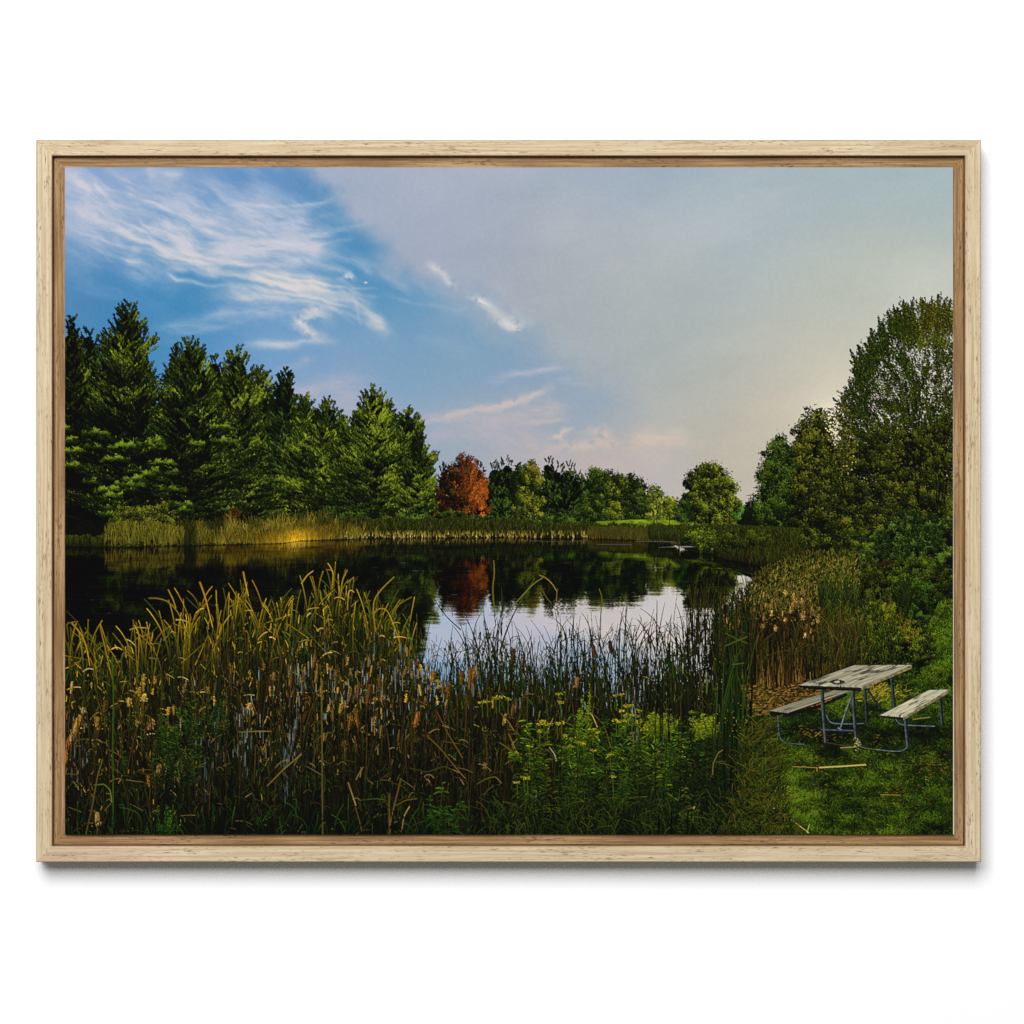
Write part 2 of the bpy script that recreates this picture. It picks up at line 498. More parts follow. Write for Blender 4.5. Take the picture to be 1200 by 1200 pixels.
def paint_far_trees():
    i = ink('conifer')
    x, y = sample_poly([(566, 612), (570, 560), (600, 552), (640, 556), (690, 562), (740, 570), (762, 584), (780, 594), (796, 590), (800, 612)], 5200)
    dabs(x, y, rng.uniform(.7, 1.6, 5200), .7, rng.uniform(0, 3, 5200), pick([(20, 30, 9), (32, 46, 14), (44, 58, 18), (14, 22, 7)], 5200), i)
    C_ = ((5, 10, 5), (28, 44, 14), (74, 96, 34))
    for ax, top, base, hw, n in ((520, 546, 606, 10, 26), (561, 543, 606, 8, 26), (566, 552, 606, 10, 30), (594, 538, 608, 15, 70), (580, 543, 608, 14, 60), (606, 545, 608, 12, 50), (574, 566, 608, 10, 40), (586, 572, 608, 13, 50),
                                 (643, 537, 612, 12, 60), (667, 544, 612, 16, 80), (654, 546, 613, 14, 70), (679, 556, 613, 13, 60), (690, 562, 613, 10, 40), (646, 566, 613, 13, 60), (664, 572, 613, 18, 80)):
        pine(ax, top, base, hw, tree_id('conifer'), C_, n=n, per=40, seed=ax * .37, tuft=2.3, upt=1., shape=.36, light=.34)
    g = lambda a, b, k: (lambda x, y: (x - a) / (b - a) * k - k * .5)
    i = tree_id('broadleaf_tree')
    crown([(600, 606), (602, 560), (610, 547), (620, 541), (627, 541), (633, 553), (637, 575), (636, 607)], i, ((16, 26, 6), (58, 70, 17), (122, 122, 42)), 90, 5, 60, .9, grad=g(600, 636, .5), base=.30, light=(.6, -.6), dark=1.)
    crown([(616, 548), (622, 540), (628, 541), (632, 556), (626, 556)], i, ((50, 50, 14), (96, 88, 28), (128, 112, 42)), 16, 3, 30, .8, base=.4)
    i = tree_id('broadleaf_tree')
    crown([(684, 611), (686, 566), (690, 553), (697, 550), (706, 553), (714, 560), (716, 612)], i, ((14, 26, 8), (38, 54, 16), (96, 112, 38)), 90, 5, 60, .9, base=.33, dark=1.)
    i = tree_id('broadleaf_tree')
    crown([(708, 611), (711, 562), (717, 551), (724, 554), (733, 558), (736, 580), (734, 606)], i, ((18, 32, 8), (56, 70, 19), (120, 124, 44)), 70, 5, 60, .9, base=.36, dark=.8, grad=g(708, 736, .35))
    i = tree_id('broadleaf_tree')
    crown([(730, 612), (731, 565), (738, 557), (748, 558), (755, 566), (760, 580), (762, 612)], i, ((10, 20, 6), (34, 48, 14), (88, 102, 36)), 70, 5, 55, .9, base=.32, dark=1.)
    i = tree_id('broadleaf_tree')
    crown([(757, 612), (757, 580), (763, 571), (770, 572), (777, 580), (779, 596), (772, 606)], i, ((34, 48, 12), (70, 84, 30), (138, 140, 64)), 46, 4.5, 50, .85, base=.42, dark=.4, grad=g(757, 779, .2))
    i = tree_id('broadleaf_tree')
    crown([(783, 606), (784, 583), (788, 578), (792, 584), (793, 606)], i, ((34, 48, 12), (84, 94, 34), (154, 150, 66)), 20, 3.5, 40, .8, base=.42, dark=.3)
    i = tree_id('broadleaf_tree')
    crown([(772, 610), (774, 594), (779, 582), (783, 584), (791, 600), (793, 610)], i, ((24, 34, 8), (72, 86, 24), (120, 128, 44)), 40, 3.5, 50, .8, base=.42, dark=.8)
    # lit meadow beyond, with a road
    im = ink('meadow')
    fill([(690, 619), (700, 611), (740, 609), (800, 609.5), (905, 612), (905, 622), (690, 622)], lambda x, y: A(104, 124, 34) + (vnoise(x / 5, y / 1.2, 3) - .5)[:, None] * 50, im)
    fill([(768, 612.0), (774, 611), (775, 614), (768, 614.5)], (120, 126, 96), im)
    fill([(858, 618.6), (884, 619.6), (884, 620.9), (858, 620.3)], (112, 122, 100), im)
    # trunks
    it = tree_id('broadleaf_tree')
    for x, y0, y1, w in ((766, 600, 617, 1.3), (769.5, 590, 616, 1.), (784, 606, 617, 1.2), (813.5, 600, 618, 1.6), (832, 560, 620, 3.), (839, 604, 618, 1.2)):
        strokes(A([x, x + .6, x])[None], A([y0, (y0 + y1) / 2, y1])[None], A(w * .6, w * .8, w)[None], np.broadcast_to(A(20, 18, 10), (1, 3, 3)), it)
    # the round willow-like tree
    P = ((10, 14, 4), (50, 60, 15), (116, 126, 42))
    crown([(792, 612), (793, 590), (800, 577), (812, 570), (822, 576), (824, 612)], it, ((8, 18, 8), (30, 48, 18), (66, 90, 34)), 60, 5, 55, .9, base=.36, dark=1.)
    crown([(801, 566), (808, 556), (818, 549), (830, 544), (842, 546), (846, 555), (857, 558), (862, 572), (866, 590), (872, 606), (862, 615), (830, 614), (812, 610), (812, 590)], it, P, 190, 5.5, 60, .9, base=.30, dark=.9, grad=lambda x, y: sstep(835, 868, x) * .36 - .1 * sstep(600, 560, y))
    strokes(A([[832, 831, 832, 833]]), A([[618, 595, 575, 556]]), A([[3.2, 2.6, 1.8, .8]]), np.broadcast_to(A(18, 16, 8), (1, 4, 3)), it)
    strokes(A([[832, 838, 846], [832, 826, 818]]), A([[590, 576, 566], [584, 572, 566]]), A([[1.4, 1., .6]] * 2), np.broadcast_to(A(18, 16, 8), (2, 3, 3)), it)
    crown([(812, 566), (826, 552), (846, 552), (858, 566), (862, 596), (838, 606), (814, 602)], it, P, 70, 5, 40, .9, base=.34, grad=lambda x, y: sstep(835, 868, x) * .36)
    it = tree_id('broadleaf_tree')
    crown([(866, 616), (868, 594), (876, 588), (888, 588), (896, 600), (896, 618)], it, ((6, 10, 6), (16, 24, 12), (34, 46, 22)), 46, 5, 50, .9, base=.4, dark=1.)
    crown([(858, 606), (862, 594), (870, 592), (872, 608)], it, ((20, 40, 10), (50, 84, 24), (88, 128, 48)), 14, 3.5, 40, .8, base=.5)
    # utility pole
    ip = ink('utility_pole')
    for px, py in (((879.6, 879.8, 880), (580, 586, 594)), ((875, 879.6, 884.5), (580.5, 580.2, 580.4)), ((877, 879.6, 882.5), (584.2, 584, 584.2))):
        strokes(A(px)[None], A(py)[None], A(.9, .9, .9)[None], np.broadcast_to(A(78, 74, 70), (1, 3, 3)), ip)


def paint_pines():
    i = ink('pine_tree')
    x, y = sample_poly([(70, 560), (230, 575), (400, 590), (520, 596), (520, 616), (300, 620), (128, 632), (70, 636)], 5200)
    dabs(x, y, rng.uniform(1.5, 3.5, 5200), 1.4, rng.uniform(-.4, .4, 5200), A(6, 10, 4)[None] * rng.uniform(.4, 1.5, (5200, 1)), i)
    fill([(70, 585), (135, 590), (135, 632), (70, 632)], lambda x, y: A(5, 9, 4) + vnoise(x / 2, y / 2, 3)[:, None] * A(8, 13, 5), i)
    sh = lambda x, y: -.26 * sstep(470, 600, y + (300 - x) * .25) + .12 * vnoise(x / 14, y / 14, 9) - .06
    sh2 = lambda x, y: .05 -.10 * sstep(560, 605, y) + .14 * vnoise(x / 14, y / 14, 19) - .07
    mass = [(70, 398), (100, 402), (128, 402), (140, 388), (150, 380), (162, 396), (176, 432), (200, 446), (212, 430), (224, 418), (240, 434), (262, 436), (278, 428), (300, 446), (318, 456), (333, 458), (350, 484), (385, 494), (405, 508), (420, 496), (437, 478), (455, 486), (475, 502), (493, 532), (505, 565), (510, 608), (70, 608)]
    x, y = sample_poly(mass, 15000)
    x, y = x + rng.normal(0, 2.5, 15000), y + np.abs(rng.normal(0, 3, 15000))
    dabs(x, y, rng.uniform(1., 2.6, 15000), rng.uniform(.7, 1.3, 15000), rng.uniform(-.8, .8, 15000), A(9, 15, 6)[None] * rng.uniform(.4, 1.6, (15000, 1)), i)
    F = [  # axis, top, base, half width, n
        (306, 432, 606, 40, 190, P_PINE_MID, sh2), (334, 436, 606, 38, 200, P_PINE_COOL, sh2), (205, 408, 600, 34, 140, P_PINE_COOL, sh), (252, 418, 602, 36, 150, P_PINE_COOL, sh),
        (104, 386, 604, 40, 150, P_PINE_COOL, sh), (84, 374, 606, 42, 200, P_PINE, sh), (124, 392, 600, 34, 120, P_PINE_COOL, sh), (358, 466, 607, 40, 210, P_PINE_MID, sh2), (384, 470, 608, 40, 220, P_PINE_MID, sh2),
        (278, 410, 606, 46, 270, P_PINE_MID, sh2), (406, 492, 608, 26, 100, P_PINE_MID, sh2), (478, 480, 610, 38, 220, P_PINE_MID, sh2), (424, 478, 609, 36, 160, P_PINE_MID, sh2), (448, 466, 609, 48, 200, P_PINE_MID, sh2),
        (150, 358, 608, 70, 380, P_PINE, sh), (223, 397, 607, 58, 330, P_PINE_MID, sh), (437, 456, 609, 44, 200, P_PINE_MID, sh2), (490, 508, 610, 24, 110, P_PINE_MID, sh2)]
    for k, (ax, top, base, hw, n, pal, s) in enumerate(F):
        pine(ax, top, base, hw, tree_id('pine_tree'), pal, n=int(n * 2.2), per=64, seed=k * 3.1, shade=s, tuft=4.2 if hw > 30 else 3.4, shape=.58, upt=1.0)
    # low boughs of the nearest pines, lit against the dark
    i = ink('pine_tree#15')
    n = 44
    bx = rng.uniform(76, 270, n)
    by = rng.uniform(500, 606, n)
    for x, y in sorted(zip(bx, by), key=lambda q: q[1]):
        if vnoise(np.array([x / 50.]), np.array([y / 30.]), 5)[0] < .42:
            continue
        L = rng.uniform(16, 40)
        k = int(L * 6)
        s = rng.uniform(0, 1, k)
        d = 1 if rng.random() < .6 else -1
        px = x + d * s * L
        py = y - 3.5 * np.sin(s * 3.0) * rng.uniform(.2, 1.3) - 1.3 * np.sin(s * L * .45 + x) + rng.normal(0, 1, k) * (1.9 * (1 - s * .6))
        rel = (py - y) / 5
        tv = .20 + .26 * rng.random() - rel * .6 + rng.normal(0, .1, k) - .10 * (y > 570) + .2 * s - .12
        o = np.argsort(tv + rng.normal(0, .08, k))
        px, py, tv = px[o], py[o], tv[o]
        a = rng.normal(-.5 if d > 0 else -2.6, .6, k)
        ln = rng.uniform(1.5, 3.6, k)
        col = ramp3(tv, A(*P_PINE[0]), A(*P_PINE[1]), A(112, 132, 40))
        strokes(np.stack([px, px + np.cos(a) * ln], 1), np.stack([py, py + np.sin(a) * ln], 1), np.tile(A(1.1, .5), (k, 1)), np.repeat(col[:, None], 2, 1), i)
    # a dead brown twig patch low on the bank
    x, y = sample_poly([(262, 605), (275, 594), (282, 600), (278, 612), (266, 612)], 260)
    dabs(x, y, 1.2, .6, rng.uniform(0, 3, 260), pick([(58, 30, 14), (40, 22, 10), (80, 40, 18)], 260), i)


def paint_red_maple():
    i = ink('red_maple')
    out = [(512, 606), (514, 578), (519, 560), (524, 552), (532, 546), (536, 538), (541, 533), (549, 535), (555, 545), (560, 546), (566, 560), (570, 574), (571, 590), (569, 606)]
    gr = lambda x, y: .42 * sstep(530, 566, x) - .20 - .16 * sstep(560, 540, y)
    crown(out, i, ((16, 10, 5), (96, 44, 18), (172, 90, 42)), 120, 5.5, 70, .9, base=.26, grad=gr, light=(.7, -.5), dark=1.1)
    crown([(530, 552), (536, 538), (541, 533), (549, 535), (555, 546), (550, 560), (536, 562)], i, ((30, 17, 12), (84, 46, 32), (126, 74, 50)), 26, 4, 40, .8, base=.34)
    # upright limbs of flame colour
    n = 60
    x, y = sample_poly([(528, 600), (534, 556), (545, 545), (560, 552), (570, 585), (570, 602)], n)
    h = rng.uniform(5, 14, n)
    for k in range(n):
        m = 30
        s = rng.random(m)
        px = x[k] + s * h[k] * .35 + rng.normal(0, 1.1, m)
        py = y[k] - s * h[k] + rng.normal(0, .8, m)
        lit = .02 + .55 * sstep(530, 566, x[k]) + rng.normal(0, .1)
        dabs(px, py, 1.1, .6, rng.uniform(-1.6, -.4, m), ramp3(lit + rng.normal(0, .1, m), A(40, 18, 8), A(126, 58, 24), A(186, 100, 50)), i)
    crown([(512, 604), (514, 575), (522, 566), (534, 570), (548, 590), (548, 608)], i, ((10, 7, 3), (44, 22, 8), (110, 56, 20)), 46, 4.5, 40, .9, base=.24)
    crown([(516, 592), (519, 558), (528, 550), (536, 560), (534, 590)], i, ((10, 12, 4), (36, 32, 10), (80, 66, 22)), 16, 4, 34, .9, base=.26)


def grassband(xs, top, bot, n, pal_b, pal_t, iid, h=(5, 12), w=.8, lean=.12):
    x = rng.uniform(xs[0], xs[1], n)
    f = rng.random(n)
    f.sort()
    yt, yb = curve(x, top), curve(x, bot)
    y = yt + (yb - yt) * f
    hh = np.minimum(rng.uniform(h[0], h[1], n), (y - yt) * .9 + 4)
    blades(x, y, hh, rng.normal(0, lean, n), rng.normal(0, .12, n), w * rng.uniform(.6, 1.3, n), pick(pal_b, n), pick(pal_t, n), iid, S=4)


def paint_banks():
    i = ink('far_bank')
    top = [(70, 626), (122, 626), (128, 612), (210, 610), (340, 609), (380, 604), (520, 606), (600, 608), (690, 612), (800, 614), (905, 620)]
    poly = [(70, 632)] + [(x, y + 6) for x, y in top[1:]] + [(905, 640), (800, 640), (750, 636)] + [(x, y + 1.5) for x, y in WL[8::-1]]
    fill(poly, lambda x, y: A(26, 34, 10) + (vnoise(x / 2.5, y / 9, 4) - .5)[:, None] * A(30, 30, 12), i)
    # leafy bank bushes behind the reeds
    crown([(380, 610), (384, 602), (420, 598), (470, 604), (512, 604), (530, 600), (560, 604), (600, 606), (640, 606), (690, 610), (690, 618), (380, 618)], i, ((12, 22, 6), (38, 58, 18), (84, 106, 38)), 150, 5, 40, .9, base=.42, dark=.6)
    bt = [(q, curve(q, top) + 1 + 7 * vnoise(q / 7., 0., 37)) for q in np.arange(70, 906, 3.)]
    grassband((70, 905), bt, [(x, y) for x, y in WL], 8000, [(24, 28, 9), (34, 38, 10), (18, 22, 8)], [(56, 62, 17), (42, 52, 14), (76, 78, 25), (30, 40, 12)], i, (4, 13))
    n = 3000
    x = rng.uniform(128, 420, n)
    y = curve(x, WL) - rng.random(n) ** 1.3 * (16 + 10 * vnoise(x / 9, x * 0, 31)) * sstep(430, 380, x)
    o = np.argsort(y)
    x, y = x[o], y[o]
    k = sstep(.35, .7, fbm(x / 16, y / 10, 3, 33))[:, None]
    c = pick([(40, 38, 11), (54, 56, 15), (30, 36, 10)], n) * (1 - k) + pick([(104, 90, 32), (122, 106, 44), (86, 84, 26)], n) * k
    blades(x, y, rng.uniform(4, 17, n), rng.normal(0, .1, n), rng.normal(0, .16, n), rng.uniform(.4, .9, n), c * .9, c, i, fold=.05, S=4)
    n = 1500
    x = np.clip(rng.normal(344, 34, n), 240, 440)
    y = curve(x, WL) - np.abs(rng.normal(0, 5, n)) - .5
    o = np.argsort(y)
    x, y = x[o], y[o]
    g = .9 * np.exp(-((x - 346) / 22) ** 2 - ((curve(x, WL) - y) / 8) ** 2)[:, None]
    c = pick([(104, 84, 26), (78, 70, 22), (120, 96, 30)], n) * (1 - g) + pick([(206, 146, 42), (178, 124, 36), (222, 168, 58)], n) * g
    blades(x, y, rng.uniform(4, 11, n), rng.normal(0, .14, n), rng.normal(0, .15, n), rng.uniform(.5, 1., n), c, c * .8, i, S=4)
    # pale lower stems at the waterline
    grassband((400, 700), [(400, 625), (700, 625)], [(400, 631.5), (700, 631)], 420, [(150, 124, 72), (110, 92, 48), (176, 150, 96), (60, 48, 22)], [(84, 84, 30), (66, 68, 24)], i, (3, 8), .8)
    grassband((690, 800), [(690, 620), (800, 622)], [(690, 632), (800, 640)], 900, [(84, 68, 32), (60, 50, 22)], [(66, 72, 24), (56, 60, 20)], i, (4, 11), .8)
    # bushes on the left shore
    crown([(126, 638), (128, 612), (150, 598), (178, 592), (200, 590), (206, 604), (200, 625), (190, 640)], i, ((12, 18, 5), (52, 60, 16), (110, 112, 38)), 120, 6, 50, .95, base=.40, dark=.5)
    grassband((122, 215), [(122, 620), (150, 612), (215, 620)], [(122, 640), (215, 639)], 420, [(44, 38, 12), (74, 66, 24), (100, 88, 38)], [(76, 78, 24), (110, 104, 38)], i, (6, 18), .7)
    # dark waterline
    x = np.linspace(76, 790, 240)
    y = curve(x, WL)
    for dy, c in ((.6, (34, 20, 8)), (1.3, (22, 14, 6))):
        m = rng.random(239) < .75
        strokes(np.stack([x[:-1], x[1:]], 1)[m], np.stack([y[:-1], y[1:]], 1)[m] + dy - .4, np.full((m.sum(), 2), .9, np.float32), np.broadcast_to(A(*c), (m.sum(), 2, 3)), i)


def paint_right_trees():
    i = ink('shore_tree')
    fill([(872, 606), (890, 598), (1118, 590), (1118, 650), (872, 632)], lambda x, y: A(9, 13, 4) + vnoise(x / 2, y / 2, 3)[:, None] * A(12, 16, 5), i)
    g3 = lambda x, y: -.12 * sstep(560, 620, y) - .1 * sstep(905, 945, x)
    crown([(887, 622), (886, 590), (888, 566), (887, 556), (892, 545), (894, 532), (903, 522), (912, 513), (920, 513), (926, 520), (934, 516), (950, 530), (952, 622)], i, ((7, 13, 4), (36, 52, 14), (84, 106, 34)), 240, 6, 64, .9, base=.38, grad=g3, dark=1.1)
    i = ink('shore_tree#2')
    P = ((9, 13, 4), (48, 55, 14), (106, 108, 34))
    crown([(926, 505), (934, 497), (937, 486), (948, 481), (957, 480), (965, 482), (974, 490), (976, 500), (974, 512), (985, 520), (1010, 520), (1010, 622), (930, 622), (928, 560), (930, 530), (938, 512)], i, P, 260, 6.5, 56, 1.05, base=.36, dark=.75, grad=lambda x, y: -.14 * sstep(540, 620, y) + .04 * sstep(520, 480, y))
    # the big tree: fan of limbs, then leaf sprays pointing up and out
    it = ink('big_tree')
    nl = 34
    a = rng.uniform(-1.35, .75, nl)
    L = rng.uniform(90, 180, nl)
    bx = rng.uniform(1062, 1106, nl)
    t = np.linspace(0, 1, 7)[None]
    px = bx[:, None] + np.sin(a)[:, None] * L[:, None] * t ** 1.25 * .62
    py = 606 - np.cos(a * .75)[:, None] * L[:, None] * t
    strokes(px, py, (2.4 - 1.9 * t) * rng.uniform(.5, 1.1, (nl, 1)), np.broadcast_to(A(16, 14, 6), (nl, 7, 3)), it)
    big = [(976, 640), (980, 600), (984, 560), (990, 530), (986, 510), (982, 495), (984, 478), (992, 464), (1000, 452), (1004, 438), (1004, 426), (1008, 416), (1014, 410), (1022, 402), (1028, 392), (1038, 378), (1048, 370), (1058, 362), (1068, 360), (1080, 358), (1092, 356), (1104, 354), (1118, 356), (1118, 640)]
    core = [(990, 640), (996, 560), (1000, 500), (1004, 455), (1012, 418), (1030, 392), (1052, 372), (1084, 366), (1118, 370), (1118, 640)]
    crown(core, it, ((8, 13, 4), (40, 54, 13), (100, 118, 34)), 190, 6, 60, .7, light=(-.3, -.9), base=.30, var=.2, grad=lambda x, y: .12 * sstep(1030, 1110, x) * sstep(480, 390, y))
    n = 3000
    sx, sy = sample_poly(big, n)
    den = fbm(sx / 15, sy / 15, 3, 43)
    ok = rng.random(n) < np.clip(.95 + 2.6 * (den - .46) + .6 * sstep(455, 520, sy) + .2 * sstep(1040, 1010, sx), .10, 1)
    sx, sy = sx[ok], sy[ok]
    n = len(sx)
    o = np.argsort(sy + rng.normal(0, 16, n))
    sx, sy = sx[o], sy[o]
    da = np.arctan2(sy - 610, (sx - 1082) * 1.5)                   # away from the trunk's foot
    per = 34
    s = rng.uniform(-.3, 1., (n, per))
    L = rng.uniform(7, 17, n)[:, None]
    thick = (2.5 * (1 - .8 * np.clip(s, 0, 1)))
    aa = da[:, None] + rng.normal(0, .28, n)[:, None]
    q = rng.normal(0, .65, (n, per)) * thick
    x = sx[:, None] + np.cos(aa) * s * L - np.sin(aa) * q
    y = sy[:, None] + np.sin(aa) * s * L + np.cos(aa) * q
    deep = sstep(470, 610, sy)
    tv = .36 + .11 * rng.normal(0, 1, n)[:, None] + .20 * sstep(1020, 1117, x) * sstep(470, 380, y) - .10 * deep[:, None] - q / 3. * .18 + rng.normal(0, .15, (n, per))
    warm = .50 * sstep(1040, 1110, x) * sstep(500, 380, y) + .4 * vnoise(x / 14, y / 14, 8) - .1
    c1 = ramp3(tv, A(9, 15, 4), A(46, 60, 15), A(108, 124, 38))
    c2 = ramp3(tv, A(13, 14, 4), A(66, 66, 13), A(140, 132, 40))
    col = (c1 + (c2 - c1) * np.clip(warm, 0, 1)[..., None]).reshape(-1, 3)
    k = n * per
    sz = rng.uniform(.55, 1.1, k)
    dabs(x.ravel(), y.ravel(), sz, sz * .6, (aa + rng.normal(0, .7, (n, per))).ravel(), col, it)
    for tx, ty in ((996, 409), (1001, 419), (1005, 404), (1014, 402), (999, 432), (1003, 445), (1018, 394), (1020, 385), (1029, 370), (1034, 377), (1040, 364), (1047, 357), (1053, 366), (1059, 352), (1069, 351), (1081, 352), (1092, 349), (1100, 345), (1108, 354), (1114, 350), (991, 462), (984, 474), (980, 484), (995, 450), (1064, 358), (1088, 356)):
        a = math.atan2(600 - ty, (1082 - tx) * 1.0)
        Lb = rng.uniform(26, 44)
        m = int(Lb * 9)
        sb = rng.random(m) ** .8
        wd = 1.2 + 4.5 * sb
        bx = tx + np.cos(a) * sb * Lb + rng.normal(0, .5, m) * wd
        by = ty + np.sin(a) * sb * Lb + rng.normal(0, .4, m) * wd
        wm = sstep(1030, 1100, tx)
        c = ramp3(.34 + rng.normal(0, .2, m) + .1 * wm, A(9, 14, 4), A(46 + 14 * wm, 60, 14), A(106 + 24 * wm, 122, 36))
        strokes(A([[tx, tx + np.cos(a) * Lb]]), A([[ty + 2, ty + np.sin(a) * Lb]]), A([[.4, 1.]]), np.broadcast_to(A(18, 18, 8), (1, 2, 3)), it)
        sz = rng.uniform(.55, 1.15, m)
        dabs(bx, by, sz, sz * .6, a + rng.normal(0, .9, m), c, it)
    # lower body, darker
    low = [(978, 636), (982, 590), (986, 555), (1000, 520), (1030, 500), (1118, 490), (1118, 640)]
    crown(low, it, ((8, 12, 4), (40, 48, 12), (88, 94, 28)), 360, 7, 60, .95, base=.34, dark=.5, grad=lambda x, y: -.16 * sstep(560, 620, y) + .06 * sstep(1010, 1080, x))
    nl = 16
    bx = rng.uniform(1068, 1112, nl)
    a = rng.uniform(-.5, .4, nl)
    Lh = rng.uniform(80, 150, nl)
    strokes(bx[:, None] + np.sin(a)[:, None] * Lh[:, None] * t * .6, 590 - Lh[:, None] * t, (1.7 - 1.2 * t) * rng.uniform(.5, 1.1, (nl, 1)), np.broadcast_to(A(11, 10, 4), (nl, 7, 3)), it)
    strokes(A([[992, 987, 984, 978]]), A([[584, 562, 545, 528]]), A([[2.4, 2., 1.6, 1.]]), np.broadcast_to(A(10, 9, 4), (1, 4, 3)), it)
    crown(low, it, ((10, 15, 4), (48, 57, 13), (100, 102, 30)), 90, 6, 40, .9, base=.42)
    # lit leaves with the low sun behind
    x, y = sample_poly([(966, 506), (970, 480), (990, 470), (1004, 500), (1000, 540), (985, 560)], 420)
    dabs(x, y, .85, .5, rng.uniform(0, 3, 420), pick([(96, 92, 36), (72, 74, 24), (50, 54, 16), (116, 106, 50)], 420), it)
    x = rng.normal(974, 4, 26)
    y = rng.normal(500, 6, 26)
    dabs(x, y, rng.uniform(.5, 1.2, 26), rng.uniform(.4, .9, 26), 0, pick([(236, 224, 196), (214, 198, 164)], 26), it)
    x, y = sample_poly([(985, 545), (1000, 528), (1005, 545), (996, 560)], 16)
    dabs(x, y, .7, .5, 0, pick([(180, 168, 128), (136, 126, 84)], 16), it)
    x = rng.uniform(1030, 1110, 40)
    y = rng.uniform(470, 600, 40)
    dabs(x, y, rng.uniform(1, 2.4, 40), .9, rng.uniform(0, 3, 40), pick([(96, 86, 20), (84, 80, 20), (72, 76, 22)], 40), it)


def paint_right_bank():
    i = ink('bank_shrub')
    P = ((10, 16, 4), (40, 50, 12), (92, 104, 30))
    top = [(690, 622), (760, 618), (860, 618), (930, 622), (1000, 626), (1050, 634)]
    fill([(796, 632), (806, 623), (860, 619), (960, 622), (1118, 628), (1118, 720), (930, 720), (880, 664), (850, 656), (835, 651), (806, 646), (798, 640)], lambda x, y: A(17, 22, 6) + (vnoise(x / 3, y / 8, 14) - .5)[:, None] * A(18, 20, 8), i)
    grassband((760, 960), [(760, 619), (860, 618), (960, 624)], [(760, 634), (800, 636), (860, 640), (960, 650)], 2600, [(22, 28, 8), (30, 34, 9)], [(48, 58, 15), (36, 45, 11), (66, 72, 22)], i, (5, 12))
    crown([(800, 644), (802, 632), (812, 623), (824, 621), (838, 626), (842, 640), (836, 650), (812, 648)], i, ((12, 20, 5), (52, 66, 16), (104, 118, 36)), 60, 5, 50, .9, base=.40, light=(-.2, -.95), grad=lambda x, y: -.35 * sstep(628, 648, y))
    grassband((838, 950), [(836, 648), (842, 634), (852, 625), (870, 620), (890, 624), (910, 622), (950, 630)], [(836, 654), (880, 662), (950, 672)], 2600, [(20, 24, 6), (28, 30, 8), (44, 36, 14)], [(54, 62, 16), (72, 76, 22), (38, 46, 12), (26, 30, 8)], i, (6, 18), .7)
    crown([(838, 650), (842, 632), (856, 622), (880, 620), (900, 624), (910, 634), (880, 640), (860, 645)], i, ((14, 20, 5), (50, 60, 15), (88, 98, 30)), 60, 5, 40, .8, base=.36, grad=lambda x, y: -.3 * sstep(628, 645, y))
    crown([(938, 640), (942, 622), (950, 618), (962, 628), (966, 642)], i, P, 40, 4.5, 44, .9, base=.44)
    crown([(960, 636), (985, 622), (1010, 620), (1024, 632), (1020, 650), (975, 648)], i, P, 60, 5.5, 44, .9, base=.34)
    # fallen twigs at the water's edge, a patch of pale driftwood
    for px, py in (((690, 694, 696), (627, 623, 622)),):
        strokes(A(px)[None], A(py)[None], A(.7, .6, .4)[None], np.broadcast_to(A(88, 72, 50), (1, 3, 3)), i)


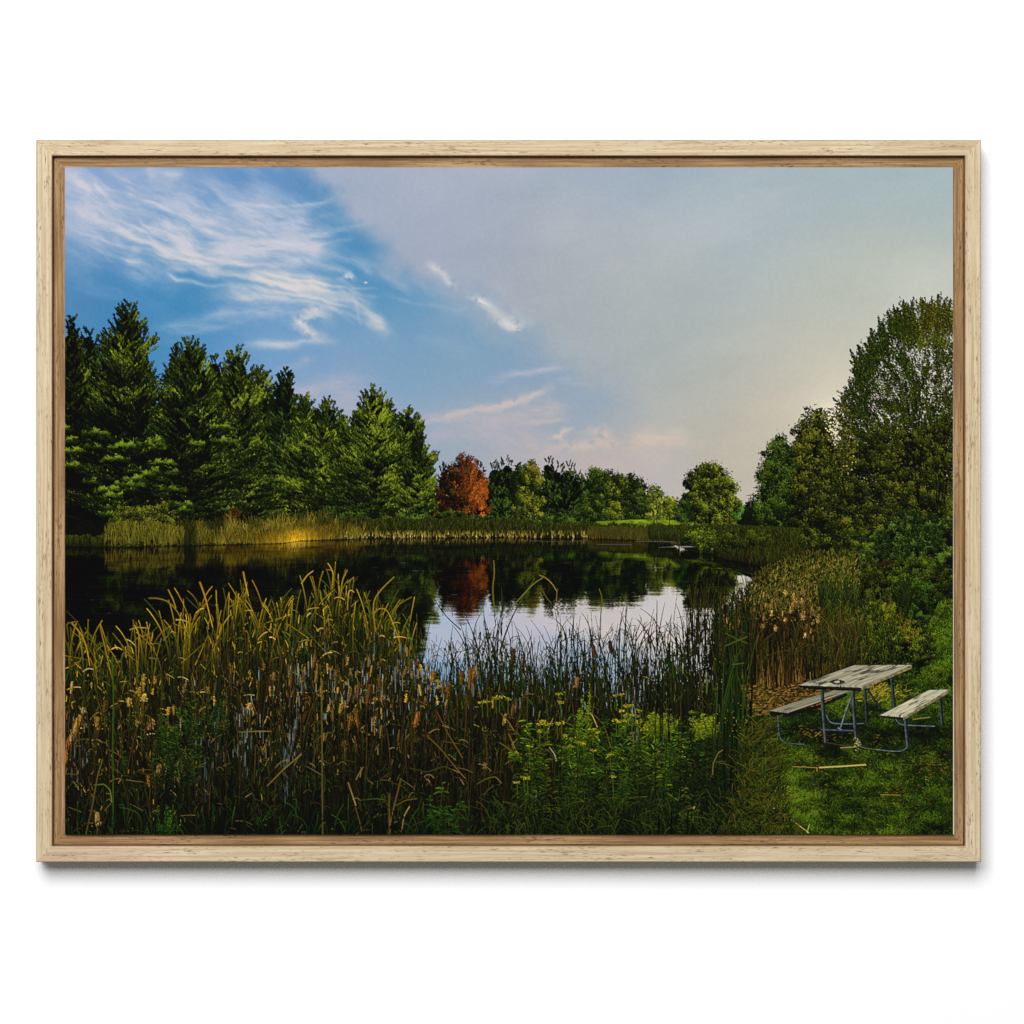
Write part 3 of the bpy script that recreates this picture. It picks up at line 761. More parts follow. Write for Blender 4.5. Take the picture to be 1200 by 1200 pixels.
def paint_water():
    i = ink('pond')
    C = cv.reshape(CH, CW)
    src = np.stack([(C >> 16) & 255, (C >> 8) & 255, C & 255], -1).astype(np.float32)
    xs = (np.arange(CW) + .5) / SS + X0
    wl = curve(xs, WL)
    shift = (np.clip(wl - 629, 0, None) * sstep(780, 830, xs))[None]
    y0 = int((625 - Y0) * SS)
    out = C.copy()
    R = 320
    for r0 in range(y0, CH, R):
        r1 = min(CH, r0 + R)
        yy = (np.arange(r0, r1) + .5)[:, None] / SS + Y0
        d = yy - wl[None, :]
        m = d > 0
        dep = np.clip(d, 0, None)
        amp = .6 + 2.4 * sstep(0, 90, dep)
        wob = (fbm(xs[None] / 16 + 0 * yy, yy / 1.7, 3, 61) - .5) * amp * 2.4
        wv = (fbm(xs[None] / 26 + 0 * yy, yy / 1.3, 3, 63) - .5) * (1 + dep * .07)
        acc = 0
        K = (-1.5, -.75, 0, .75, 1.5)
        for k in K:
            sm = k * (.8 + dep * .035)
            sy = wl[None] - dep * 1.04 - 1.0 + wv * 2.2 + sm - 2 * shift * sstep(6, 18, dep)
            sx = xs[None] + wob + k * .2
            a = np.clip(((sy - Y0) * SS).astype(int), 0, CH - 1)
            b = np.clip(((sx - X0) * SS).astype(int), 0, CW - 1)
            acc = acc + src[a, b]
        c = acc / len(K)
        lum = c @ A(.3, .55, .15)
        sky = sstep(88, 140, lum)[..., None]
        left = sstep(520, 330, xs)[None, :, None]
        red = np.maximum(c[..., 0] - c[..., 1], 0)
        c = np.stack([c[..., 0] - .22 * red, c[..., 1] + .12 * red, c[..., 2]], -1)
        tree = np.clip(c * A(.70, .66, .52) * (1 - .25 * left * sstep(15, 50, dep)[..., None]) - 4.5 * sstep(0, 30, dep)[..., None], 1, 255) * (c / 84 + .15).clip(.18, 1.1)
        tree = tree * (.45 + .55 * fbm(xs[None] / 30 + 0 * yy, yy / 5, 3, 67)[..., None] * 2).clip(0, 1.15)
        # the lilac-white sky near, bluer towards the viewer
        near = sstep(95, 200, dep)[..., None]
        skyc = (c * A(1.06, 1.05, 1.06) + A(6, 6, 8)) * (1 - near) + (c * A(.88, .95, .97)) * near
        c = tree * (1 - sky) + skyc * sky
        strk = sstep(.66, .86, fbm(xs[None] / 60 + 0 * yy, yy / .9, 2, 71)) * sstep(4, 26, dep)
        c = c + strk[..., None] * A(9, 11, 8) * (1 - sky)
        v = pack(c, i)
        out[r0:r1][m] = v[m]
    C[:] = out
    # glints and the wake of a duck
    for px, py, w, col in (((772, 800, 815), (641.6, 640.2, 640.8), .6, (90, 90, 76)), ((787, 800, 811), (640.8, 640.6, 640.6), .6, (160, 156, 140)), ((745, 770, 792), (634.3, 634.6, 634.8), .6, (80, 86, 74)), ((758, 770, 778), (665.5, 665.3, 665.4), .4, (96, 98, 84)),
                           ((620, 650, 690), (634, 634.2, 634), .5, (70, 76, 50)), ((700, 715, 740), (638, 638.1, 638), .5, (80, 84, 60))):
        strokes(A(px)[None], A(py)[None], A(.3, w, .3)[None], np.broadcast_to(A(*col), (1, 3, 3)), i)
    x = rng.uniform(80, 760, 60)
    y = rng.uniform(640, 720, 60)
    L = rng.uniform(2, 8, 60)
    strokes(np.stack([x, x + L * .5, x + L], 1), np.stack([y, y + rng.normal(0, .2, 60), y], 1), np.tile(A(.25, .55, .25), (60, 1)), np.repeat(pick([(34, 38, 26), (28, 34, 20), (50, 54, 44)], 60)[:, None], 3, 1), i)
    dabs(A(797, 798.6), A(640, 639.2), A(1.3, .6), A(.6, .5), 0., A((20, 16, 12), (20, 16, 12)), ink('duck'))
# ---------------------------------------------------------------- lawn, reeds, shrubs, table
def paint_lawn():
    i = ink('lawn')
    poly = [(1112, 690), (1118, 690), (1118, 980), (820, 980), (862, 930), (872, 850), (850, 800), (940, 790), (1000, 790), (1060, 780), (1085, 740), (1100, 705)]

    def base(x, y):
        n = fbm(x / 14, y / 8, 4, 81)
        lit = sstep(.35, .75, n)
        c = A(14, 22, 4) + lit[:, None] * A(16, 26, 4)
        c = c + (np.exp(-((x - 905) / 45) ** 2 - ((y - 945) / 40) ** 2))[:, None] * A(30, 30, 4)
        c = c + (sstep(800, 740, y) * sstep(1070, 1105, x))[:, None] * A(22, 30, 6)
        return c
    fill(poly, base, i)
    n = 30000
    x, y = sample_poly(poly, n)
    o = np.argsort(y)
    x, y = x[o], y[o]
    sc = .5 + .5 * sstep(700, 980, y)
    nz = fbm(x / 17, y / 10, 4, 83)
    lit = .38 + .34 * sstep(.38, .74, nz)
    lit += .30 * np.exp(-((x - 905) / 46) ** 2 - ((y - 940) / 44) ** 2)
    lit += .22 * np.exp(-((x - 1000) / 60) ** 2 - ((y - 822) / 9) ** 2)
    lit += .38 * sstep(830, 740, y) * sstep(1050, 1100, x) + .2 * np.exp(-((x - 1085) / 40) ** 2 - ((y - 800) / 20) ** 2)
    lit -= .55 * np.exp(-((x - 985) / 62) ** 2 - ((y - 864) / 15) ** 2) + .4 * np.exp(-((x - 1088) / 28) ** 2 - ((y - 862) / 16) ** 2)
    lit += rng.normal(0, .17, n) + .5 * (fbm(x / 6, y / 4, 3, 88) - .5) - .25 * sstep(.58, .72, fbm(x / 26, y / 14, 3, 89))
    yel = vnoise(x / 22, y / 14, 85) * .6 + .5 * np.exp(-((x - 895) / 40) ** 2 - ((y - 945) / 40) ** 2)
    c1 = ramp3(lit, A(9, 16, 3), A(42, 66, 12), A(92, 128, 30))
    c2 = ramp3(lit, A(14, 18, 4), A(62, 72, 13), A(128, 136, 38))
    col = c1 + (c2 - c1) * np.clip(yel, 0, 1)[:, None]
    blades(x, y, rng.uniform(2.5, 7, n) * sc, rng.normal(0, .45, n), rng.normal(0, .5, n), .8 * sc * rng.uniform(.6, 1.2, n), col * .7, col, i, S=4)
    # worn brown spots and clippings
    for cx, cy, rx, ry, k in ((1092, 897, 16, 6, 130), (1060, 925, 22, 12, 160), (940, 905, 26, 10, 120), (955, 860, 20, 6, 90), (1040, 872, 30, 12, 80)):
        a, b = rng.normal(cx, rx, k), rng.normal(cy, ry, k)
        L = rng.uniform(1, 4, k)
        th = rng.uniform(-.5, .5, k)
        strokes(np.stack([a, a + L * np.cos(th)], 1), np.stack([b, b + L * np.sin(th)], 1), np.full((k, 2), .5), np.repeat(pick([(86, 66, 22), (60, 48, 14), (110, 92, 40), (40, 36, 10)], k)[:, None], 2, 1), i)
    j = ink('fallen_stick')
    for p, w, c in (([(960, 899.6), (985, 898.2), (1015, 896.2)], 1.6, (168, 146, 92)), ([(929, 898.5), (945, 899), (957, 899.8)], .9, (130, 112, 60)), ([(957.5, 899), (957.5, 904)], 1., (140, 118, 70)),
                    ([(897.5, 948.5), (905, 947), (912, 948.5), (925, 959), (948, 976)], 1.1, (170, 158, 92)), ([(946, 976), (948, 968), (949, 966)], 1., (150, 160, 70)), ([(1032, 931.5), (1055, 931.8)], .8, (130, 110, 60)),
                    ([(985, 876.5), (1003, 875.2)], 1.0, (140, 122, 64)), ([(955, 863), (962, 857.5)], .9, (124, 106, 66)), ([(1070, 843), (1090, 840.5)], 1.1, (120, 110, 60)), ([(905, 915), (912, 938), (920, 952)], .7, (120, 112, 52)), ([(888, 905), (896, 925)], .6, (130, 120, 60)), ([(908, 895), (912, 892)], 1.2, (150, 128, 76))):
        p = A(*p)
        t = np.linspace(0, len(p) - 1, 12)
        px = np.interp(t, np.arange(len(p)), p[:, 0])
        py = np.interp(t, np.arange(len(p)), p[:, 1])
        strokes(px[None], py[None], np.full((1, 12), w), np.broadcast_to(A(*c), (1, 12, 3)), j)


def heads(x, y, L, w, iid, tilt=0., pal=None, fuzz=.5, lit=0.):
    """cattail heads: fat brown rods, gone fluffy where old"""
    pal = pal or [(132, 84, 40), (112, 66, 30), (150, 102, 54)]
    n = len(x)
    t = np.linspace(0, 1, 6)[None]
    tl = rng.normal(tilt, .14, n)[:, None]
    L = np.broadcast_to(L, n)[:, None]
    px = x[:, None] + tl * L * t
    py = y[:, None] - L * t
    base = pick(pal, n, .2)
    w = np.broadcast_to(w, n)
    prof = np.array([.55, .95, 1.05, 1., .95, .5])[None]
    shade = (base * .42)[:, None] * np.ones((1, 6, 1))
    strokes(px + .25 * w[:, None], py + .4, prof * w[:, None] * 1.15, shade, iid)
    strokes(px, py, prof * w[:, None], np.repeat(base[:, None], 6, 1) * np.linspace(.72, 1.12, 6)[None, :, None], iid)
    strokes(px - .22 * w[:, None], py, prof * w[:, None] * .38, np.repeat(base[:, None], 6, 1) * 1.28 + lit, iid)
    if fuzz:
        m = 26
        f = rng.random(n) < fuzz
        k = int(f.sum())
        if k:
            s = rng.random((k, m))
            fx = px[f][:, :1] + (tl[f] * L[f]) * s + rng.normal(0, .42, (k, m)) * w[f][:, None]
            fy = py[f][:, :1] - L[f] * s + rng.normal(0, .6, (k, m))
            c = np.repeat(base[f][:, None], m, 1) * rng.uniform(.6, 1.55, (k, m, 1)) + A(10, 8, 6)
            dabs(fx.ravel(), fy.ravel(), rng.uniform(.4, .95, k * m), .5, rng.uniform(0, 3, k * m), c.reshape(-1, 3), iid)


def paint_right_reeds():
    i = ink('reed_stand')
    # mixed yellow green reeds running along the right shore
    poly = [(838, 800), (842, 730), (848, 706), (858, 696), (876, 684), (882, 668), (905, 660), (930, 650), (960, 644), (1000, 644), (1020, 650), (1032, 680), (1040, 720), (1040, 800)]
    fill([(862, 800), (872, 735), (890, 700), (912, 676), (1000, 654), (1030, 690), (1040, 760), (1030, 806)], lambda x, y: A(18, 20, 6) + (vnoise(x / 2, y / 7, 91) - .5)[:, None] * A(22, 20, 8), i)
    n = 10500
    x = rng.uniform(838, 1044, n)
    f = rng.random(n)
    f.sort()
    yt = curve(x, [(838, 716), (850, 702), (876, 688), (900, 668), (930, 656), (960, 650), (1005, 650), (1030, 670), (1044, 700)])
    y = yt + (800 - yt) * f ** 1.15
    h = (8 + 17 * f) * rng.uniform(.6, 1.2, n)
    up = sstep(735, 690, y - h)
    g = sstep(940, 1010, x + 30 * (vnoise(x / 9, y / 9, 92) - .5))
    straw = pick([(88, 70, 30), (66, 54, 21), (112, 88, 44), (40, 34, 13), (26, 24, 8)], n)
    green = pick([(62, 74, 18), (84, 94, 27), (42, 54, 13), (104, 108, 36), (22, 30, 8)], n)
    mixd = np.clip(.55 + .50 * g - .1 * up + rng.normal(0, .3, n), 0, 1)[:, None]
    top = straw + (green - straw) * (mixd > .5)
    dark = np.clip(1.0 - .42 * sstep(705, 760, y), .4, 1)[:, None]
    ok = rng.random(n) < np.where(x < 876, sstep(700, 745, y) * .8 + .22, 1)
    blades(x[ok], y[ok], h[ok], rng.normal(0, .10, ok.sum()), rng.normal(0, .22, ok.sum()), rng.uniform(.5, 1.0, ok.sum()), (top * .25 * dark)[ok], (top * dark)[ok], i, fold=.08, S=5)
    # bright specks of seed heads and bent leaves in the upper band
    n = 3000
    x, y = sample_poly([(858, 716), (880, 690), (905, 668), (960, 654), (1004, 656), (1010, 690), (980, 716), (920, 724), (870, 740)], n)
    a = rng.normal(-1.3, .5, n)
    L = rng.uniform(1.5, 5, n)
    strokes(np.stack([x, x + np.cos(a) * L], 1), np.stack([y, y + np.sin(a) * L], 1), np.tile(A(.8, .4), (n, 1)), np.repeat(pick([(86, 88, 30), (104, 94, 40), (70, 78, 22), (40, 46, 12), (16, 20, 5), (14, 18, 4), (124, 104, 60)], n)[:, None], 2, 1), i)
    # green spears on the right half
    n = 900
    x = rng.uniform(960, 1040, n)
    y = rng.uniform(705, 790, n)
    o = np.argsort(y)
    blades(x[o], y[o], rng.uniform(16, 46, n), rng.normal(.02, .06, n), rng.normal(0, .15, n), rng.uniform(.7, 1.3, n), pick([(16, 26, 6), (10, 18, 4)], n), pick([(56, 74, 18), (40, 58, 14), (80, 92, 28)], n), i, fold=.05, S=6, grad=1.8)
    # the brown stand: straw stems over black, heads on top
    x, y = sample_poly([(852, 800), (856, 742), (872, 726), (905, 722), (940, 716), (958, 726), (968, 760), (962, 800), (940, 806), (900, 804)], 2600)
    dabs(x, y, .9, rng.uniform(2, 5, 2600), rng.normal(0, .06, 2600), pick([(12, 9, 4), (20, 13, 5), (8, 7, 3)], 2600), i)
    n = 400
    x = np.concatenate([rng.normal(902, 30, 300), rng.normal(950, 22, 100)])
    yb = curve(x, [(848, 790), (880, 808), (930, 806), (962, 794)]) - rng.uniform(0, 8, n)
    h = rng.uniform(50, 100, n)
    o = np.argsort(yb - .3 * h)
    st = pick([(104, 70, 32), (78, 50, 22), (54, 36, 16), (128, 92, 46), (36, 24, 10), (22, 15, 7)], n)
    blades(x[o], yb[o], h[o], rng.normal(0, .06, n), rng.normal(0, .10, n), rng.uniform(.4, .95, n), (st * .95)[o], (st * .38)[o], i, fold=.07, S=8)
    n = 150
    x = rng.uniform(846, 985, n)
    y = rng.uniform(745, 806, n)
    o = np.argsort(y)
    c = pick([(56, 70, 18), (40, 54, 14), (80, 80, 28), (96, 84, 36), (30, 34, 10)], n)
    blades(x[o], y[o], rng.uniform(22, 70, n), rng.normal(0, .12, n), rng.normal(0, .25, n), rng.uniform(.5, 1.1, n), c * .4, c, i, fold=.15, S=8)
    n = 66
    x = rng.uniform(848, 962, n)
    y = curve(x, [(850, 730), (880, 722), (930, 708), (958, 722)]) + rng.normal(4, 12, n)
    o = np.argsort(y)
    heads(x[o], y[o], rng.uniform(4, 8, n), rng.uniform(1.6, 2.8, n), i, pal=[(106, 76, 46), (86, 60, 34), (124, 92, 58), (66, 46, 25)], fuzz=.6)
    x, y = sample_poly([(852, 716), (880, 700), (930, 690), (960, 700), (956, 728), (900, 732), (852, 736)], 300)
    dabs(x, y, rng.uniform(.5, 1.3, 300), .6, rng.uniform(0, 3, 300), pick([(100, 76, 46), (78, 58, 32), (118, 92, 58), (56, 42, 20)], 300), i)
    # fallen straw at the stand's foot
    x, y = sample_poly([(796, 806), (850, 800), (900, 806), (962, 798), (990, 806), (960, 830), (900, 840), (850, 836), (800, 818)], 2600)
    o = np.argsort(y)
    x, y = x[o], y[o]
    a = rng.normal(0, .6, 2600)
    L = rng.uniform(1.5, 6, 2600)
    c = pick([(92, 60, 26), (66, 42, 18), (120, 84, 42), (36, 26, 10), (26, 22, 8), (136, 96, 60)], 2600)
    strokes(np.stack([x, x + np.cos(a) * L], 1), np.stack([y, y + np.sin(a) * L * .5], 1), np.tile(A(.9, .5), (2600, 1)), np.repeat(c[:, None], 2, 1), i)
    # yellow straw in the grass behind the table
    n = 260
    x, y = rng.normal(1030, 16, n), rng.normal(812, 5, n)
    a = rng.normal(-.5, .5, n)
    L = rng.uniform(2, 8, n)
    strokes(np.stack([x, x + np.cos(a) * L], 1), np.stack([y, y + np.sin(a) * L], 1), np.tile(A(.7, .4), (n, 1)), np.repeat(pick([(150, 132, 54), (110, 104, 36), (70, 80, 20)], n)[:, None], 2, 1), i)


def paint_shrubs():
    i = ink('shrub')
    dk = (8, 13, 4)
    crown([(1012, 664), (1016, 634), (1030, 622), (1046, 612), (1060, 604), (1080, 602), (1100, 606), (1118, 606), (1118, 690), (1090, 684), (1050, 670)], i, (dk, (40, 58, 17), (94, 118, 46)), 220, 4.5, 72, .75, base=.38, light=(-.3, -.9), dark=1.2, asp=.45)
    n = 40
    x, y = sample_poly([(1026, 630), (1060, 606), (1118, 606), (1118, 650), (1040, 656)], n)
    for k in range(n):                                     # upright leafy shoots
        m = 22
        s = rng.random(m)
        sg = rng.choice([-1, 1], m)
        dabs(x[k] + sg * rng.uniform(.5, 3, m), y[k] - s * 11, rng.uniform(1., 2.0, m), .65, sg * -.6, ramp3(.18 + .4 * s + rng.normal(0, .14, m), A(*dk), A(34, 50, 15), A(92, 114, 48)), i)
    crown([(1010, 700), (1012, 668), (1030, 660), (1040, 680), (1040, 720), (1020, 730)], i, (dk, (32, 40, 10), (78, 84, 26)), 60, 5, 50, .9, base=.40, dark=1)
    crown([(1036, 694), (1040, 664), (1060, 656), (1090, 654), (1108, 664), (1116, 680), (1118, 700), (1096, 700), (1080, 690)], i, (dk, (44, 57, 14), (88, 102, 30)), 170, 4.5, 66, .68, base=.40, light=(-.2, -.9), dark=1.2, grad=lambda x, y: -.22 * sstep(670, 700, y) - .15 * sstep(1085, 1110, x))
    crown([(1050, 720), (1052, 690), (1070, 678), (1090, 684), (1096, 704), (1086, 730)], i, (dk, (38, 58, 14), (76, 106, 34)), 70, 5, 60, .85, base=.36, dark=.9)
    dabs(rng.normal(1040, 3.5, 30), rng.normal(660, 1.6, 30), 1.5, .9, -.2, pick([(58, 34, 14), (36, 22, 8)], 30), i)
    dabs(rng.normal(1095, 2.5, 16), rng.normal(674, 2, 16), 1.2, .9, 0, pick([(50, 36, 20), (30, 22, 10)], 16), i)
    # the rounded bush beside the path, yellow green with rusty tips
    out = [(990, 792), (984, 760), (988, 735), (1005, 715), (1030, 704), (1046, 706), (1060, 716), (1078, 732), (1096, 744), (1104, 760), (1098, 780), (1070, 792), (1040, 798)]
    crown(out, i, (dk, (52, 66, 15), (114, 126, 36)), 360, 4.5, 60, .65, base=.42, var=.2, light=(-.2, -.95), dark=1.3, grad=lambda x, y: .16 * sstep(750, 715, y + (1040 - x) * .3) - .24 * sstep(745, 785, y) - .1 * sstep(1020, 990, x))
    x, y = sample_poly([(1030, 712), (1046, 708), (1066, 722), (1080, 745), (1068, 756), (1050, 735), (1034, 730)], 190)
    dabs(x, y, rng.uniform(.5, 1.1, 190), .6, 0, pick([(120, 84, 26), (104, 96, 28), (100, 60, 20), (92, 100, 28)], 190), i)
    n = 240
    x, y = sample_poly([(992, 790), (990, 745), (1020, 712), (1056, 740), (1050, 780), (1030, 796)], n)
    o = np.argsort(y)
    blades(x[o], y[o], rng.uniform(10, 34, n), rng.normal(0, .12, n), rng.normal(0, .3, n), rng.uniform(.5, 1.1, n), pick([(12, 20, 5)], n), pick([(66, 80, 20), (90, 100, 31), (44, 60, 15)], n), i, S=6, grad=1.8)
    x, y = sample_poly([(1050, 720), (1056, 690), (1066, 684), (1070, 700), (1062, 730)], 160)
    o = np.argsort(y)
    blades(x[o], y[o], rng.uniform(8, 24, 160), rng.normal(0, .2, 160), rng.normal(0, .3, 160), .6, pick([(12, 18, 4)], 160), pick([(48, 62, 16), (36, 50, 13)], 160), i, S=6)
    n = 170
    x = rng.normal(984, 15, n)
    y = rng.uniform(752, 806, n)
    o = np.argsort(y)
    c = pick([(54, 68, 18), (76, 82, 26), (38, 52, 13), (104, 84, 38), (84, 62, 28)], n)
    blades(x[o], y[o], rng.uniform(16, 62, n), rng.normal(0, .12, n), rng.normal(0, .25, n), rng.uniform(.5, 1.1, n), c * .35, c, i, fold=.1, S=8)
    # a bare twig leaning over the path
    strokes(A([[1078, 1092, 1104, 1112]]), A([[762, 738, 722, 708]]), A([[1., .8, .6, .4]]), np.broadcast_to(A(40, 34, 18), (1, 4, 3)), i)
    dabs(A(1110, 1113, 1116), A(708, 707, 708), A(3, 3, 2), A(.8, 1., .7), A(0, .1, 0), pick([(60, 40, 20)], 3), i)


def paint_table():
    i = ink('picnic_table')
    steel = (66, 75, 76)

    def tube(pts, w, c=steel, dark=.45):
        p = A(*pts)
        d = np.concatenate([[0], np.hypot(*np.diff(p, axis=0).T).cumsum()])
        t = np.linspace(0, d[-1], 24)
        px, py = np.interp(t, d, p[:, 0]), np.interp(t, d, p[:, 1])
        k = np.ones(5) / 5
        if len(p) > 2:
            px[2:-2], py[2:-2] = np.convolve(px, k, 'valid'), np.convolve(py, k, 'valid')
        for dx, ww, m in ((.0, w, dark), (-.2 * w, w * .6, .85), (-.3 * w, w * .25, 1.2)):
            n = (.8 + .4 * vnoise(px / 2.5, py / 2.5, 7))[:, None]
            strokes((px + dx)[None], (py + dx * .4)[None], np.full((1, 24), ww), (A(*c) * m * n)[None], i)

    def planks(quad, seams, seed, lum=1.):
        q = A(*quad)                                       # front left, front right, back right, back left

        def wood(x, y):
            # along / across the boards
            bl, br, tr, tl = q[0], q[1], q[2], q[3]
            v = np.clip((bl[1] - y) / (bl[1] - tl[1]), 0, 1)
            xl = bl[0] + (tl[0] - bl[0]) * v
            xr = br[0] + (tr[0] - br[0]) * v
            u = (x - xl) / (xr - xl + 1e-6)
            b = np.floor(u * seams)
            g = fbm(u * 26 + b * 7, v * 3.2 + b * 3, 4, seed, .6)
            s = fbm(u * 9 + b * 3, v * 5, 3, seed + 3)
            k = .62 + .55 * g - .40 * sstep(.58, .75, s) + (vnoise(b * 3.1, b * 0, seed) - .5) * .18
            k = k * (1 - .62 * (np.abs(u * seams - np.round(u * seams)) < .035) * (np.round(u * seams) > 0) * (np.round(u * seams) < seams))
            return A(168, 162, 140) * np.clip(k, .18, 1.25)[:, None] * lum + A(6, 4, 0)
        fill(quad, wood, i)

    # far frame first
    tube([(1013.7, 806), (1015, 826), (1016, 848)], 3.4, (46, 58, 62))
    tube([(1045, 795), (1046.5, 812), (1048.5, 831)], 4., (52, 68, 74))
    tube([(1016, 807), (1024, 819), (1033, 831)], 2.6, (40, 52, 56))
    tube([(1016, 832), (1042, 833)], 2.4, (26, 32, 32))
    tube([(969, 838), (971, 845), (976, 848.2), (1000, 848.6), (1013, 848)], 1.9, (84, 96, 98))
    tube([(1049.5, 840), (1051, 846), (1056, 849.8), (1075, 850.6), (1096, 851.2)], 2., (84, 98, 100))
    tube([(1101.5, 818), (1103.2, 834), (1104.5, 850)], 4., (56, 66, 69))
    # left bench
    fill([(900.5, 834), (923, 836.5), (992, 813), (988, 812), (922, 835), (901, 833)], (20, 18, 12), i)
    fill([(900.5, 833), (923, 835.5), (960, 826), (993, 812.5), (993, 815.5), (960, 830), (923, 839.5), (902, 837.5)], (24, 20, 13), i)
    planks([(900.8, 833), (923, 835.6), (996, 810), (976, 809)], 1, 4, .9)
    fill([(896, 837.5), (935, 838), (930, 840.5), (900, 840.5)], (30, 26, 18), i)
    tube([(912.2, 839), (912.8, 856), (914.5, 866), (920, 870.8), (932, 872), (944, 872.6)], 2.4, (70, 84, 88))
    # near frame
    tube([(963.4, 808), (965, 835), (967.2, 862), (968, 871)], 4.2, (70, 80, 84))
    tube([(968, 870), (975, 871.5), (990, 874), (1004, 874.5)], 1.2, (64, 66, 52))
    tube([(997.5, 818), (991, 836), (985, 855)], 2.3, (98, 108, 110))
    tube([(967, 855.6), (1001, 856.6)], 3.4, (62, 74, 84))
    tube([(983, 853), (987, 856)], 3., (88, 98, 104))
    tube([(999.6, 808), (1001, 835), (1003, 862), (1005, 872), (1008, 875)], 4.2, (70, 79, 81))
    tube([(1007, 874.5), (1015, 877), (1030, 879)], 1.4, (90, 90, 66))
    tube([(1028, 878.6), (1045, 880.6), (1058, 880.6), (1063.5, 876)], 2.0, (84, 98, 100))
    tube([(1061.2, 842), (1062.4, 858), (1064.2, 875)], 4.2, (68, 77, 79))
    dabs(rng.normal(1005.5, 2, 26), rng.normal(872, 3.4, 26), 1.1, .6, rng.uniform(0, 3, 26), pick([(120, 120, 66), (96, 104, 50), (150, 140, 96)], 26), i)
    # under the top
    fill([(936, 804), (1010, 806.5), (1010, 810), (960, 808), (938, 806)], (16, 15, 11), i)
    fill([(935.6, 802.4), (1009.6, 805.4), (1009.6, 808.6), (936.5, 804.8)], (38, 34, 26), i)
    fill([(1009.4, 805.6), (1068.6, 779.8), (1068.8, 783.2), (1009.4, 809)], lambda x, y: A(126, 112, 76) * (.7 + .5 * vnoise(x / 2, y / 2, 5))[:, None], i)
    planks([(935.2, 803), (1010, 805.9), (1069, 779.3), (1001, 779.8)], 3, 8, 1.)
    a = np.linspace(0, 14, 90)                             # a burnt ring on the boards
    dabs(981 + 8 * np.cos(a) * rng.uniform(.5, 1.1, 90), 799.2 + 2.6 * np.sin(a) * rng.uniform(.6, 1.1, 90), 1.3, .6, 0, pick([(46, 48, 46), (70, 72, 68), (34, 34, 30)], 90), i)
    dabs(rng.uniform(945, 962, 24), rng.uniform(796, 801, 24), 1.6, .5, -.4, pick([(72, 70, 60), (92, 90, 80)], 24), i)
    # right bench
    fill([(1031.5, 838), (1059, 840.4), (1059, 843.8), (1033, 841)], (36, 32, 24), i)
    fill([(1058.6, 840.4), (1112, 808.4), (1112, 812), (1058.8, 844)], lambda x, y: A(128, 116, 80) * (.7 + .5 * vnoise(x / 2, y / 2, 6))[:, None], i)
    planks([(1031.5, 838.3), (1059, 840.8), (1112, 808.3), (1089, 808.7)], 1, 12, 1.06)


RT = [(76, 764), (84, 730), (100, 742), (118, 728), (135, 745), (150, 738), (170, 728), (190, 730), (205, 706), (215, 722), (235, 694), (255, 704), (285, 680), (300, 706), (325, 690), (345, 700), (372, 676),
      (400, 668), (412, 690), (440, 700), (462, 706), (480, 722), (500, 740), (520, 750), (540, 744), (560, 728), (580, 718), (600, 744), (630, 740), (660, 726), (690, 728), (720, 728), (745, 724), (770, 716), (800, 722), (820, 740), (838, 734), (850, 728), (880, 770)]


